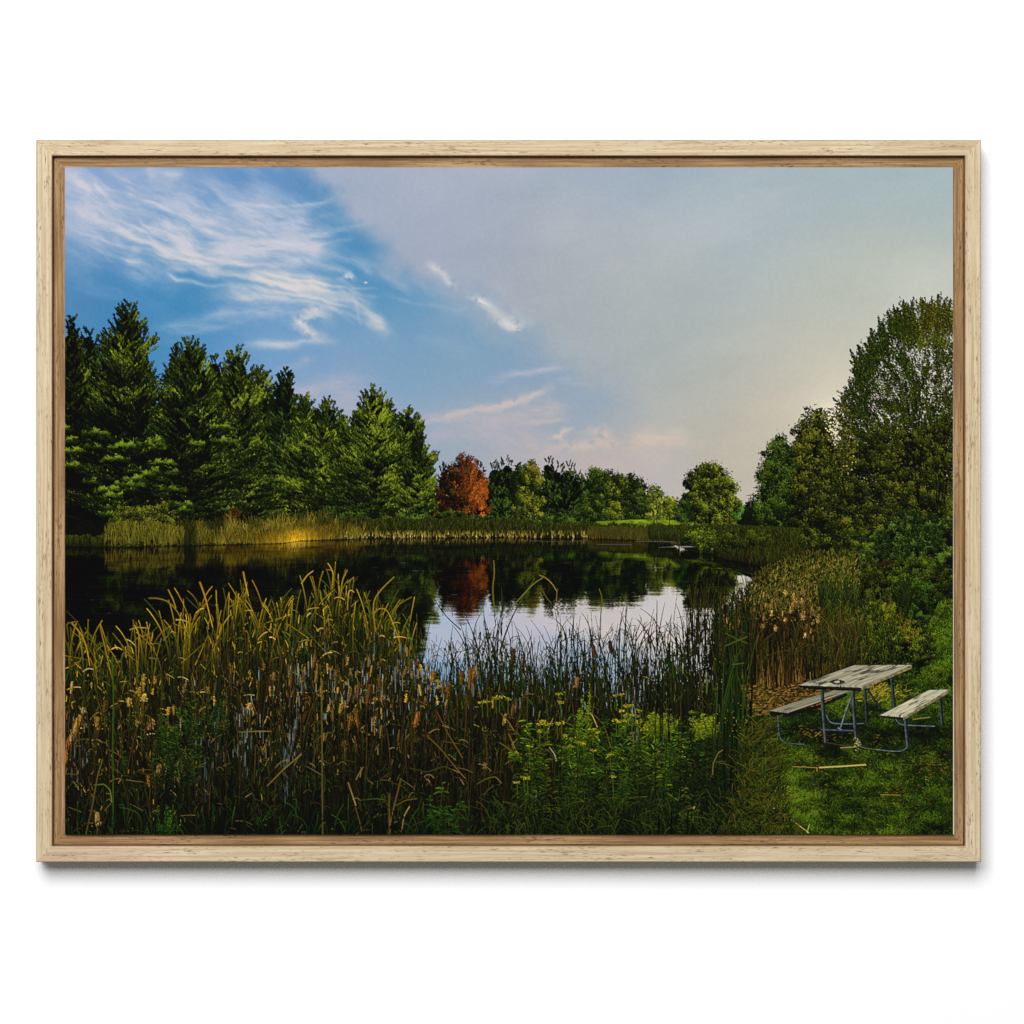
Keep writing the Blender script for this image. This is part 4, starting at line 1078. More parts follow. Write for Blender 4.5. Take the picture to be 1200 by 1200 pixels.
def paint_reeds():
    i = ink('cattail_bed')
    GOLD = [(176, 132, 34), (150, 116, 30), (122, 108, 28), (190, 142, 44), (104, 106, 26), (84, 96, 24)]
    GRN = [(50, 78, 22), (38, 64, 22), (70, 94, 28), (30, 52, 18)]
    OLV = [(78, 92, 24), (62, 80, 20), (104, 104, 30), (48, 64, 16)]

    def zone(x):                                           # 1 = gold lit left bed, 0 = green bed in the middle
        return sstep(510, 440, x)
    # 1 dark standing stems, thickening downwards: gaps let the pale water through
    n = 5600
    x = rng.uniform(72, 862, n)
    gap = fbm(x / 16, x * 0 + 3, 3, 101)
    top = curve(x, RT) + rng.uniform(24, 150, n) + 40 * sstep(.52, .7, gap)
    y = np.minimum(990, top + rng.uniform(60, 240, n))
    o = np.argsort(y)
    x, y, top = x[o], y[o], top[o]
    pal = pick([(16, 19, 7), (26, 25, 9), (24, 34, 11), (38, 31, 13), (10, 12, 5), (52, 42, 18), (32, 44, 13)], n)
    blades(x, y, np.clip(y - top, 20, 300), rng.normal(0, .03, n), rng.normal(0, .05, n), rng.uniform(.8, 2.0, n), pal * .6, pal * 1.1, i, S=8)
    # solid darkness at the bottom
    n = 4200
    x = rng.uniform(72, 880, n)
    y = rng.uniform(860, 1010, n)
    o = np.argsort(y)
    h = rng.uniform(40, 100, n)
    pal = pick([(8, 10, 4), (14, 16, 6), (20, 16, 8), (16, 26, 8), (34, 26, 12)], n)
    blades(x[o], y[o], h, rng.normal(0, .06, n), rng.normal(0, .08, n), rng.uniform(.8, 2.2, n), pal * .5, pal, i, S=6)
    xs = np.arange(70, 886, 3.)
    fill([(886, 990)] + [(70, 990)] + [(q, 915 + 46 * vnoise(q / 9., 1.5, 105) - 12 * sstep(600, 700, q)) for q in xs], lambda x, y: A(6, 7, 3) + vnoise(x / 1.5, y / 12, 6)[:, None] * A(12, 11, 5), i)
    n = 2600
    x = rng.uniform(72, 880, n)
    y = rng.uniform(930, 1010, n)
    o = np.argsort(y)
    pal = pick([(10, 12, 5), (18, 18, 7), (26, 20, 10), (18, 30, 9), (40, 32, 15)], n)
    blades(x[o], y[o], rng.uniform(30, 100, n), rng.normal(0, .06, n), rng.normal(0, .08, n), rng.uniform(.7, 1.6, n), pal * .5, pal, i, S=6)
    # 2 reeds, back to front
    n = 2500
    x = rng.uniform(72, 858, n)
    f = np.sort(rng.random(n) ** .9)
    rt = curve(x, RT)
    dens = np.where(x > 820, .4, 1) * (1 - .4 * sstep(480, 510, x)) * (1 - .4 * sstep(490, 520, x) * sstep(560, 530, x))
    tip = rt - 2 + 44 * rng.random(n) ** 1.6 + 115 * f * rng.uniform(.3, 1., n)
    h = rng.uniform(50, 120, n)
    z = zone(x + rng.normal(0, 22, n))
    depth = sstep(0, 120, tip - rt)
    gold = pick(GOLD, n)
    grn = pick(GRN, n)
    olv = pick(OLV, n)
    ct = np.where((z > .5)[:, None], np.where(rng.random((n, 1)) < .48 - .3 * depth[:, None], gold, np.where(rng.random((n, 1)) < .25, pick([(96, 66, 30), (70, 50, 24)], n), olv)), np.where(rng.random((n, 1)) < .78, grn, olv))
    ct = ct * (1.08 - .62 * depth[:, None]) * np.where(rng.random((n, 1)) < .3, .55, 1)
    cb = pick([(14, 18, 5), (8, 11, 4), (22, 21, 7), (30, 36, 9)], n) * (1 - .5 * depth[:, None])
    dens = dens * np.where(x < 470, np.where(depth < .3, .62, .82), 1) * (.35 + .65 * sstep(.34, .56, fbm(x / 13, x * 0 + 7, 3, 121)))
    ok = rng.random(n) < dens
    ln = rng.normal(0, .065, n) + np.where(x < 200, .06, 0) * rng.normal(0, 1, n)
    blades(x[ok], (tip + h)[ok], h[ok], ln[ok], rng.normal(0, .12, n)[ok], rng.uniform(.5, 1.3, n)[ok], cb[ok], ct[ok], i, fold=.07, S=12, grad=1.7)
    n = 9000
    x = rng.uniform(74, 850, n)
    d = rng.random(n) ** .8 * 250
    y = curve(x, RT) + 12 + d
    L = rng.uniform(3, 13, n)
    a = rng.normal(-1.57, .38, n)
    z = zone(x + rng.normal(0, 30, n))[:, None]
    up = (np.exp(-d / 60))[:, None]
    mid = (np.exp(-((d - 120) / 55) ** 2))[:, None]
    cg = pick([(150, 122, 36), (110, 100, 28), (84, 88, 24), (60, 66, 18)], n)
    cn = pick([(58, 76, 22), (40, 58, 18), (84, 88, 32), (30, 40, 12)], n)
    cbn = pick([(104, 74, 36), (72, 52, 24), (130, 100, 56), (48, 40, 16)], n)
    cd = pick([(28, 40, 12), (42, 56, 16), (16, 22, 7), (46, 40, 18), (34, 56, 16), (56, 70, 22)], n)
    top = cg * z + cn * (1 - z)
    c = np.where(rng.random((n, 1)) < up, top, np.where(rng.random((n, 1)) < mid * .75, cbn * (.6 + .4 * z), cd))
    dk = rng.random(n) < .34
    c[dk] = c[dk] * .28
    strokes(np.stack([x, x + np.cos(a) * L * .5, x + np.cos(a) * L + rng.normal(0, 1, n)], 1), np.stack([y, y + np.sin(a) * L * .5, y + np.sin(a) * L], 1), np.tile(A(.5, .8, .3), (n, 1)) * rng.uniform(.5, 1.3, (n, 1)), np.repeat(c[:, None], 3, 1), i)
    # single blades standing above the rest
    n = 300
    x = np.concatenate([rng.uniform(78, 490, 150), rng.uniform(490, 850, 150)])
    rt = curve(x, RT)
    h = rng.uniform(50, 110, n)
    tip = rt + rng.normal(-2, 9, n)
    ct = np.where((zone(x) > .5)[:, None], pick(GOLD, n), pick(GRN + [(84, 92, 30)], n))
    blades(x, tip + h, h, rng.normal(0, .09, n), rng.normal(0, .18, n), rng.uniform(.7, 1.6, n), pick([(24, 30, 8), (16, 22, 7)], n), ct, i, fold=.12, S=14, grad=1.3)
    # thin bent and broken leaves, pale
    n = 120
    x = np.concatenate([rng.uniform(80, 480, 85), rng.uniform(480, 840, 35)])
    y = curve(x, RT) + rng.uniform(8, 140, n)
    a = rng.uniform(-.9, .5, n)
    sg = rng.choice([-1., 1.], n)
    L = rng.uniform(5, 17, n)
    t = np.linspace(0, 1, 7)[None]
    px = x[:, None] + sg[:, None] * np.cos(a)[:, None] * L[:, None] * t
    py = y[:, None] + np.sin(a)[:, None] * L[:, None] * t + (rng.uniform(.2, .7, n) * L)[:, None] * t ** 2.2
    c = np.where((zone(x) > .5)[:, None], pick([(170, 134, 60), (128, 112, 44), (150, 130, 80), (96, 92, 30)], n), pick([(110, 96, 50), (64, 76, 28), (90, 70, 34)], n))
    strokes(px, py, np.array([.9, .9, .85, .8, .7, .5, .3])[None] * rng.uniform(.6, 1.3, (n, 1)), np.repeat(c[:, None], 7, 1), i)
    n = 210
    x = rng.uniform(806, 886, n)
    y = rng.uniform(740, 812, n)
    h = np.minimum(rng.uniform(40, 105, n), y - curve(x, [(806, 690), (830, 670), (850, 676), (886, 672)]))
    o = np.argsort(y)
    c = pick([(26, 40, 12), (40, 52, 16), (18, 24, 9), (66, 66, 24), (56, 40, 20), (12, 14, 6)], n)
    blades(x[o], y[o], h[o], rng.normal(0, .07, n), rng.normal(0, .12, n), rng.uniform(.5, 1.1, n), c * .6, c, i, fold=.12, S=9)
    # named tall ones
    for p, w, c in (([(580, 722), (577, 690), (579.5, 672), (578.6, 657)], 1.6, (116, 100, 32)), ([(588, 745), (588.3, 712), (587.8, 688)], 1.5, (44, 62, 22)),
                    ([(585, 768), (594, 735), (609, 706), (622, 685), (627, 678)], 2.2, (62, 76, 26)), ([(600, 712), (612, 698), (625, 684), (636, 677)], 1.4, (120, 116, 44)), ([(632, 674), (640, 677), (648, 685), (653, 694)], 1.2, (150, 118, 60)),
                    ([(653, 690), (652, 705), (655, 724)], 1.3, (120, 96, 44)), ([(633, 686), (640, 700), (646, 707)], 1., (100, 90, 36)), ([(540, 738), (525, 725), (512, 708), (508, 698)], 1.5, (58, 66, 24)), ([(440, 740), (436, 706), (447, 690), (462, 676)], 1.6, (150, 116, 36)),
                    ([(438, 720), (441, 714), (449, 712), (456, 716), (464, 740), (469, 755)], 1.5, (150, 120, 40)), ([(389, 690), (391, 672), (387, 664), (384, 660)], 1.7, (170, 130, 44)), ([(399, 700), (401, 680), (407, 668)], 1.5, (150, 118, 36)),
                    ([(353, 684), (360, 674), (367, 669)], 1.4, (176, 140, 60)), ([(407, 715), (408, 694), (411, 691), (415, 694)], 1.4, (176, 140, 60)), ([(285, 670), (288, 686), (291, 698)], 1.8, (176, 124, 40)), ([(234, 682), (240, 698), (246, 722), (249, 735)], 1.9, (170, 120, 34)),
                    ([(197, 691), (203, 703), (206, 713)], 1.4, (160, 122, 44)), ([(174, 701), (190, 701), (203, 709), (214, 727), (222, 748)], 1.5, (130, 112, 40)), ([(169, 702), (182, 716), (194, 733), (202, 748)], 1.3, (66, 78, 24)), ([(218, 700), (230, 712), (243, 722)], 1.2, (66, 80, 26)),
                    ([(84, 730), (96, 744), (102, 760), (105, 780)], 2.0, (166, 116, 34)), ([(78, 716), (90, 728), (100, 745), (112, 770)], 1.2, (60, 62, 22)), ([(117, 733), (122, 755), (130, 790)], 1.5, (140, 104, 32)), ([(132, 742), (146, 760), (155, 772)], 1.2, (120, 96, 36)),
                    ([(156, 726), (158, 745), (161, 790)], 1.5, (110, 96, 30)), ([(152, 738), (162, 735), (171, 736)], 1.1, (170, 130, 60)), ([(570, 747), (582, 748), (598, 757), (606, 764)], 1.3, (40, 56, 22)), ([(740, 760), (733, 735), (727, 716)], 1.3, (60, 76, 26)),
                    ([(703, 750), (704, 720), (706, 700), (702, 690)], 1.6, (96, 92, 30)), ([(733, 745), (733.5, 720), (734, 704)], 2., (88, 84, 30)), ([(770, 760), (769.5, 730), (770, 704)], 2.2, (40, 62, 24)), ([(784, 780), (778, 745), (786, 725)], 1.8, (36, 60, 26)),
                    ([(765, 752), (756, 738), (748, 726)], 1.3, (44, 62, 24)), ([(793, 762), (789, 730), (793, 700)], 1.2, (44, 60, 22)), ([(740, 752), (748, 738), (752, 724)], 1.2, (44, 60, 22))):
        p = A(*p)
        t = np.linspace(0, len(p) - 1, 16)
        px = np.interp(t, np.arange(len(p)), p[:, 0])
        py = np.interp(t, np.arange(len(p)), p[:, 1])
        k = np.ones(5) / 5
        px[2:-2], py[2:-2] = np.convolve(px, k, 'valid'), np.convolve(py, k, 'valid')
        strokes(px[None], py[None], np.linspace(1, .15, 16)[None] * w, (A(*c) * np.linspace(.8, 1.1, 16)[:, None])[None], i)
    # 3 brown layer: straw and cattail heads
    n = 900
    x = rng.uniform(72, 850, n)
    y = curve(x, RT) + rng.uniform(90, 250, n)
    o = np.argsort(y)
    x, y = x[o], y[o]
    br = pick([(74, 54, 24), (50, 40, 17), (92, 70, 33), (36, 32, 13), (104, 84, 44), (48, 62, 18), (66, 82, 24), (40, 56, 16), (54, 70, 20)], n) * (1 - .45 * sstep(860, 960, y))[:, None]
    blades(x, y + 20, rng.uniform(30, 80, n), rng.normal(0, .06, n), rng.normal(0, .12, n), rng.uniform(.6, 1.5, n), br * .35, br * .85, i, fold=.14, S=8)
    n = 130
    x = np.concatenate([rng.normal(385, 44, 56), rng.normal(450, 45, 34), rng.uniform(76, 300, 22), rng.normal(560, 60, 18)])
    y = np.where(x < 300, rng.uniform(800, 862, n), rng.normal(815, 26, n)) + np.where(x > 500, 6, 0)
    o = np.argsort(y)
    x, y = x[o], y[o]
    heads(x, y, rng.uniform(7, 15, n), rng.uniform(1.5, 3.0, n), i, pal=[(96, 70, 36), (70, 50, 25), (120, 92, 52), (54, 38, 18)], fuzz=.5)
    # the large fluffy ones that catch the light
    for hx, hy, L, w, c in ((82, 872, 34, 7, (178, 120, 54)), (77, 895, 28, 5, (150, 100, 46)), (122, 835, 14, 7, (110, 72, 36)), (115, 855, 12, 6, (132, 92, 46)), (152, 828, 10, 6, (188, 138, 66)), (163, 816, 10, 5, (190, 130, 56)), (168, 822, 9, 5.5, (196, 148, 80)), (175, 855, 12, 7, (176, 120, 56)), (160, 852, 8, 5, (150, 104, 50)), (113, 852, 12, 5, (164, 112, 54)), (97, 836, 7, 5, (164, 134, 84)),
                            (197, 838, 9, 5, (176, 130, 50)), (216, 812, 9, 4.5, (112, 80, 44)), (262, 830, 10, 6, (120, 80, 38)), (244, 813, 8, 4, (112, 80, 40)), (182, 910, 14, 7, (184, 134, 72)), (176, 922, 13, 6, (170, 118, 60)), (114, 968, 16, 6, (190, 144, 80)), (293, 832, 8, 5, (186, 150, 84)), (320, 797, 9, 4.5, (160, 110, 50)), (340, 804, 18, 5, (130, 82, 36)),
                            (370, 800, 22, 6, (134, 84, 40)), (394, 800, 14, 5, (140, 92, 44)), (420, 820, 20, 5.5, (156, 98, 44)), (430, 826, 24, 6, (150, 92, 42)), (408, 856, 18, 5.5, (170, 108, 50)), (420, 852, 22, 5, (158, 100, 44)), (398, 836, 11, 5, (156, 104, 56)), (404, 830, 9, 5, (170, 118, 64)), (437, 850, 9, 4.5, (168, 122, 66)), (405, 880, 12, 4, (150, 98, 44)), (460, 830, 16, 5, (120, 76, 36)), (355, 846, 12, 4, (104, 62, 30)),
                            (486, 852, 18, 6, (160, 98, 46)), (502, 866, 9, 6, (84, 54, 26)), (513, 844, 12, 5, (80, 48, 24)), (525, 818, 20, 5, (150, 96, 44)), (540, 802, 16, 5, (120, 74, 34)), (551, 808, 26, 7, (150, 88, 38)), (555, 795, 14, 6, (164, 104, 48)), (437, 850, 6, 4, (168, 130, 80)), (546, 858, 5, 5, (70, 42, 20)), (599, 842, 16, 5, (150, 88, 40)), (600, 778, 18, 4.5, (104, 62, 28)), (716, 765, 14, 4, (90, 56, 28)), (697, 770, 14, 3.5, (84, 52, 26)), (676, 806, 12, 5, (150, 102, 58)), (568, 902, 8, 4, (140, 104, 56)),
                            (438, 825, 8, 4, (160, 118, 60)), (271, 790, 9, 4, (150, 104, 48)), (355, 800, 14, 4, (120, 72, 32)), (366, 782, 12, 4.5, (150, 96, 44)), (464, 794, 14, 4.5, (128, 84, 40)), (480, 788, 14, 4, (120, 80, 40)), (507, 800, 14, 4.5, (132, 86, 40)), (445, 806, 14, 4, (112, 70, 32))):
        heads(A(hx), A(hy), A(L), A(w * .9), i, tilt=.08 if hx != 182 else .5, pal=[(c[0] * .64, c[1] * .66, c[2] * .72)], fuzz=1.1)
        strokes(A([[hx, hx - 1, hx - 2]]), A([[hy, hy + 20, hy + 46]]), A([[1., 1.1, 1.1]]), np.broadcast_to(A(*c) * .5, (1, 3, 3)) * A(1, .6, .35)[None, :, None], i)
    # pale slivers of sky on the water between the stems
    n = 420
    zx = np.array([(250, 40, 846, 60), (300, 30, 845, 45), (350, 14, 792, 40), (342, 10, 870, 40), (400, 30, 800, 40), (440, 26, 800, 50), (470, 30, 790, 60), (500, 30, 780, 50), (560, 40, 775, 40), (640, 60, 785, 50), (710, 40, 790, 60), (740, 16, 830, 36), (770, 30, 840, 30), (90, 14, 880, 40), (285, 8, 860, 40), (240, 16, 900, 60), (335, 6, 900, 50)], float)
    k = rng.integers(0, len(zx), n)
    x = rng.normal(zx[k, 0], zx[k, 1] * .5)
    y = rng.normal(zx[k, 2], zx[k, 3] * .5)
    L = rng.uniform(4, 17, n)
    c = pick([(122, 138, 142), (98, 116, 122), (140, 152, 154), (76, 94, 98), (156, 162, 162)], n) * (1 - .45 * sstep(830, 940, y))[:, None]
    strokes(np.stack([x, x + rng.normal(0, .3, n), x], 1), np.stack([y, y + L * .5, y + L], 1), np.tile(A(.2, .6, .2), (n, 1)) * rng.uniform(.6, 1.5, (n, 1)), np.repeat(c[:, None] * .8, 3, 1), i)
    # fine dark and straw stems over that
    n = 700
    x = rng.uniform(76, 840, n)
    y = curve(x, RT) + rng.uniform(120, 270, n)
    o = np.argsort(y)
    pal = pick([(20, 22, 8), (40, 30, 14), (60, 44, 20), (30, 44, 14), (14, 14, 6), (84, 62, 30)], n) * (1 - .3 * sstep(880, 970, y[o]))[:, None]
    blades(x[o], y[o], rng.uniform(30, 90, n), rng.normal(0, .07, n), rng.normal(0, .1, n), rng.uniform(.5, 1.2, n), pal * .7, pal, i, fold=.12, S=8)
    # hanging dead leaves at the foot
    n = 230
    x = rng.uniform(80, 600, n)
    y = rng.uniform(850, 975, n)
    a = rng.uniform(-1.2, .2, n)
    sg = rng.choice([-1., 1.], n)
    L = rng.uniform(6, 22, n)
    t = np.linspace(0, 1, 7)[None]
    px = x[:, None] + sg[:, None] * np.cos(a)[:, None] * L[:, None] * t
    py = y[:, None] + np.sin(a)[:, None] * L[:, None] * t + (rng.uniform(-.1, .9, n) * L)[:, None] * t ** 2
    c = pick([(62, 48, 24), (84, 68, 36), (40, 34, 16), (34, 50, 16), (110, 92, 56)], n) * (1 - .25 * sstep(900, 975, y))[:, None]
    strokes(px, py, np.array([.8, .8, .8, .7, .6, .5, .3])[None] * rng.uniform(.6, 1.2, (n, 1)), np.repeat(c[:, None], 7, 1), i)


def leafy(x, y, h, n, ll, lw, pal, iid, lean=0., droop=.4, flower=None, up=.5):
    """a stem set with narrow leaves; flower = colour of flat heads on top"""
    t = np.linspace(0, 1, 6)
    cx = x + lean * h * t
    cy = y - h * t
    strokes(cx[None], cy[None], np.linspace(1.1, .5, 6)[None], np.broadcast_to(A(*pal[0]) * 1.4, (1, 6, 3)), iid)
    s = np.sort(rng.uniform(.08, 1, n))
    sg = np.where(np.arange(n) % 2, 1., -1.)
    a = rng.normal(up, .45, n)
    L = ll * (1.1 - .6 * s) * rng.uniform(.4, 1.3, n)
    bx, by = x + lean * h * s, y - h * s
    u = np.linspace(0, 1, 4)[None]
    px = bx[:, None] + (sg * np.cos(a) * L)[:, None] * u
    py = by[:, None] - (np.sin(a) * L)[:, None] * u + (droop * L)[:, None] * u ** 2
    tv = np.clip(.25 + .45 * s + rng.normal(0, .16, n), 0, 1)
    col = ramp3(tv, A(*pal[0]), A(*pal[1]), A(*pal[2]))
    strokes(px, py, np.array([.6, 1., .8, .25])[None] * lw * np.ones((n, 1)), col[:, None] * np.linspace(.75, 1.15, 4)[None, :, None], iid)
    if flower is not None:
        m = 26
        dabs(cx[-1] + rng.normal(0, 2.6, m), cy[-1] - 1 + rng.normal(0, .9, m), rng.uniform(.5, 1.2, m), .55, 0, pick([flower, tuple(c * .75 for c in flower)], m), iid)


def paint_front():
    # water plants
    i = ink('cattail_bed')
    j = ink('goldenrod')
    PG = ((12, 22, 5), (48, 72, 14), (104, 132, 34))
    PD = ((10, 18, 6), (34, 54, 14), (72, 98, 28))
    # feathery green plant on the left, among the stems
    for k in range(34):
        x, y = rng.normal(212, 26), rng.uniform(860, 930)
        leafy(x, y, rng.uniform(28, 60), 34, 6, .8, ((10, 20, 5), (36, 58, 14), (84, 108, 30)), i, lean=rng.normal(.04, .15), up=.7, droop=.2)
    for k in range(12):
        leafy(rng.uniform(240, 262), rng.uniform(845, 870), rng.uniform(20, 34), 26, 6, .8, ((8, 15, 5), (32, 52, 14), (76, 100, 34)), i, lean=rng.uniform(0, .4), up=.6, droop=.2)
    for k in range(16):
        leafy(rng.normal(197, 5), 978, rng.uniform(14, 40), 22, 4, .8, ((14, 28, 5), (44, 78, 14), (80, 120, 24)), i, up=.8)
    # a long green stem, and leaning straws
    for p, w, c in (([(132, 978), (132.4, 930), (131.8, 880), (133, 820), (131, 770)], 2., (52, 76, 18)), ([(110, 920), (122, 919), (129, 926), (131, 940)], 1.4, (84, 104, 36)), ([(378, 978), (377.6, 920), (377.2, 860), (376.5, 800)], 1.8, (84, 76, 40)), ([(100, 980), (108, 945), (114, 910), (120, 890)], 1.6, (84, 72, 32)),
                    ([(313, 921), (333, 901), (353, 884)], 1.3, (116, 96, 54)), ([(359, 898), (368, 903), (376, 908)], 1., (84, 80, 72)), ([(280, 858), (300, 857), (318, 857)], 1.1, (110, 100, 50)), ([(408, 917), (414, 935), (417, 944)], 1.5, (130, 104, 60)), ([(416, 944), (422, 965), (425, 980)], 1.1, (90, 70, 36)),
                    ([(500, 862), (515, 876), (536, 902), (545, 912)], 1.2, (104, 76, 30)), ([(512, 834), (525, 860), (542, 888)], 1.2, (96, 68, 28)), ([(480, 900), (500, 905), (520, 898), (530, 902)], 1., (60, 70, 24)), ([(596, 860), (605, 880), (614, 900)], 1.1, (120, 98, 40)), ([(587, 836), (596, 846), (602, 856)], 1.2, (110, 90, 44)), ([(470, 912), (458, 960), (455, 980)], 1.6, (104, 74, 34)),
                    ([(456, 930), (456, 955), (457, 980)], 2., (96, 70, 32)), ([(640, 842), (634, 862), (632, 880)], 1.6, (14, 16, 6)), ([(632, 885), (630, 905), (627, 945)], 2.0, (16, 16, 8)), ([(629, 925), (627, 945)], 1., (130, 126, 116)), ([(644, 876), (650, 884), (652, 892)], 1., (150, 150, 130)), ([(648, 842), (641, 858)], 1., (150, 120, 70)), ([(697, 838), (708, 850), (716, 876)], 1.2, (90, 78, 40)), ([(688, 832), (694, 838), (700, 852)], 1.1, (150, 140, 90)),
                    ([(585, 870), (600, 880), (612, 884), (622, 883)], 1., (110, 100, 44)), ([(603, 882), (600, 872), (606, 866)], 1., (110, 100, 40)), ([(420, 938), (440, 936), (449, 937)], 1.2, (52, 84, 22)), ([(462, 945), (475, 938), (488, 936)], 1.3, (90, 72, 34)), ([(470, 975), (474, 955), (480, 945)], 1.2, (140, 110, 64))):
        p = A(*p)
        t = np.linspace(0, len(p) - 1, 14)
        px = np.interp(t, np.arange(len(p)), p[:, 0])
        py = np.interp(t, np.arange(len(p)), p[:, 1])
        strokes(px[None], py[None], np.linspace(1, .7, 14)[None] * w, (A(*c) * np.linspace(.85, 1.1, 14)[:, None])[None], i)
    # bottom edge grasses, bright blades
    n = 430
    x = np.concatenate([rng.uniform(300, 520, 170), rng.uniform(520, 880, 160), rng.uniform(76, 300, 100)])
    y = rng.uniform(965, 995, n)
    c = pick([(30, 58, 12), (22, 42, 9), (52, 80, 20), (16, 30, 7), (12, 20, 5)], n)
    blades(x, y, rng.uniform(10, 40, n), rng.normal(0, .22, n), rng.normal(0, .35, n), rng.uniform(.7, 1.5, n), c * .4, c, i, fold=.1, S=8)
    for k in range(3):
        leafy(521 + 7 * (k - 1), 980, (44, 62, 40)[k], 26, 14, 1.7, ((12, 24, 5), (40, 68, 14), (84, 116, 36)), i, lean=(-.25, -.05, .3)[k], up=.5, droop=.35)
    # goldenrod thicket
    PAL = [PG, PD, PD, ((14, 24, 6), (58, 74, 14), (118, 130, 36))]
    spots = []
    for k in range(170):
        x = rng.uniform(598, 880)
        yb = rng.uniform(880, 1000)
        tp = curve(np.array([x]), [(598, 880), (630, 850), (665, 845), (690, 840), (740, 850), (770, 838), (800, 850), (825, 838), (850, 870), (880, 905)])[0]
        spots.append((yb, x, np.clip(yb - tp - rng.uniform(-14, 80), 25, 140)))
    for yb, x, h in sorted(spots):
        dk = np.clip(1.32 - .5 * sstep(900, 990, yb) + rng.normal(0, .12), .4, 1.2)
        if 800 < x < 866 and yb > 900:
            dk *= .62
        P = PAL[rng.integers(0, 4)]
        leafy(x, yb, h, int(h * rng.uniform(.35, .62)), rng.uniform(7, 16), rng.uniform(.8, 1.4), tuple(tuple(v * dk for v in c) for c in P), j, lean=rng.normal(0, .17), up=rng.uniform(.2, 1.0), droop=rng.uniform(.2, .6))
    # spikes and feathery tops that catch the light
    for x, yb, h in ((682, 880, 62), (678, 880, 48), (691, 875, 72), (688, 870, 40)):
        leafy(x, yb, h, 60, 5, .9, ((30, 44, 8), (84, 104, 22), (132, 150, 44)), j, up=1.0, droop=.1)
    for cx, cy in ((775, 842), (768, 850), (782, 852), (828, 846), (822, 852), (836, 850), (772, 846)):
        for k in range(9):
            leafy(cx + rng.normal(0, 2), cy + 14, rng.uniform(14, 26), 16, 6, .8, ((40, 50, 8), (96, 110, 24), (146, 152, 48)), j, lean=rng.normal(0, .45), up=.6, droop=.3)
    # yellow flower heads
    for x, y in ((565, 823), (571, 822), (581, 818), (585, 817), (595, 819), (656, 813), (657, 823), (633, 848), (637, 845), (641, 849), (653, 848), (658, 847), (632, 857), (620, 875), (662, 862), (669, 866), (677, 870), (684, 872), (667, 874), (694, 855), (701, 858), (695, 879), (614, 911), (606, 917), (618, 912), (722, 815), (728, 814), (735, 827), (739, 827), (728, 833), (733, 838), (725, 846), (732, 845), (740, 838), (750, 833), (748, 846), (757, 854), (715, 884), (718, 910), (722, 844), (812, 947)):
        m = 22
        w = rng.uniform(1.3, 2.8)
        dabs(x + rng.normal(0, w, m), y + rng.normal(0, .8, m), rng.uniform(.5, 1.1, m), .55, 0, pick([(134, 124, 28), (108, 104, 24), (154, 142, 46), (84, 92, 22)], m), j)
        strokes(A([[x, x + .3, x + .6]]), A([[y, y + 8, y + 18]]), A([[.6, .7, .8]]), np.broadcast_to(A(64, 84, 20), (1, 3, 3)), j)
    # tall dark green blades near the table
    n = 40
    x = np.concatenate([rng.normal(868, 7, 20), rng.normal(850, 7, 14), rng.normal(774, 8, 6)])
    yb = np.where(x < 800, 870, rng.uniform(880, 948, n))
    h = np.where(x < 800, rng.uniform(80, 120, n), rng.uniform(90, 200, n))
    c = pick([(26, 46, 12), (36, 62, 17), (16, 30, 9), (52, 76, 22)], n)
    blades(x, yb, h, rng.normal(0, .035, n), rng.normal(0, .05, n), rng.uniform(.9, 2.3, n), c * .5, c, i, fold=.12, S=12)
    for p, w, c in (([(850, 742), (866, 750), (876, 754)], 1., (66, 84, 28)), ([(850, 757), (862, 752), (876, 746)], 1., (74, 88, 32)), ([(858, 779), (872, 777)], 1., (70, 90, 30)), ([(828, 812), (829, 798), (826, 791)], 1.2, (92, 102, 36)), ([(835, 908), (836, 894), (842, 882), (847, 879)], 1.1, (100, 90, 58)), ([(838, 893), (848, 892), (853, 900)], .9, (66, 72, 40))):
        p = A(*p)
        t = np.linspace(0, len(p) - 1, 10)
        strokes(np.interp(t, np.arange(len(p)), p[:, 0])[None], np.interp(t, np.arange(len(p)), p[:, 1])[None], np.full((1, 10), w), np.broadcast_to(A(*c), (1, 10, 3)), i)
    # red and orange leaves, and tangled grass at the lawn's edge
    x, y = sample_poly([(848, 822), (880, 826), (904, 838), (902, 868), (880, 870), (856, 860)], 60)
    dabs(x, y, rng.uniform(.5, 1.3, 60), .6, rng.uniform(0, 3, 60), pick([(120, 80, 22), (110, 46, 18), (128, 116, 36), (86, 100, 28), (70, 90, 24)], 60), j)
    k = ink('lawn')
    n = 1500
    x, y = sample_poly([(842, 985), (866, 920), (872, 860), (900, 850), (912, 890), (915, 930), (935, 985)], n)
    o = np.argsort(y)
    c = pick([(46, 66, 12), (70, 84, 20), (30, 48, 10), (92, 96, 30), (20, 30, 8), (84, 72, 26)], n)
    blades(x[o], y[o], rng.uniform(8, 24, n), rng.normal(.15, .4, n), rng.normal(.1, .5, n), rng.uniform(.5, 1.0, n), c * .4, c, k, fold=.1, S=6)
    n = 700
    x, y = sample_poly([(560, 990), (600, 950), (700, 945), (800, 950), (870, 940), (900, 990)], n)
    o = np.argsort(y)
    c = pick([(46, 66, 14), (64, 84, 20), (24, 40, 9), (80, 92, 30), (14, 22, 6)], n)
    blades(x[o], y[o], rng.uniform(8, 30, n), rng.normal(0, .35, n), rng.normal(0, .5, n), rng.uniform(.5, 1.1, n), c * .35, c * .9, k, fold=.1, S=6)
    for x, y in ((772, 978), (787, 978), (806, 980)):
        strokes(A([[x, x - .5, x + .5]]), A([[y, y - 14, y - 30]]), A([[2.4, 2., .8]]), np.broadcast_to(A(6, 8, 3), (1, 3, 3)), j)


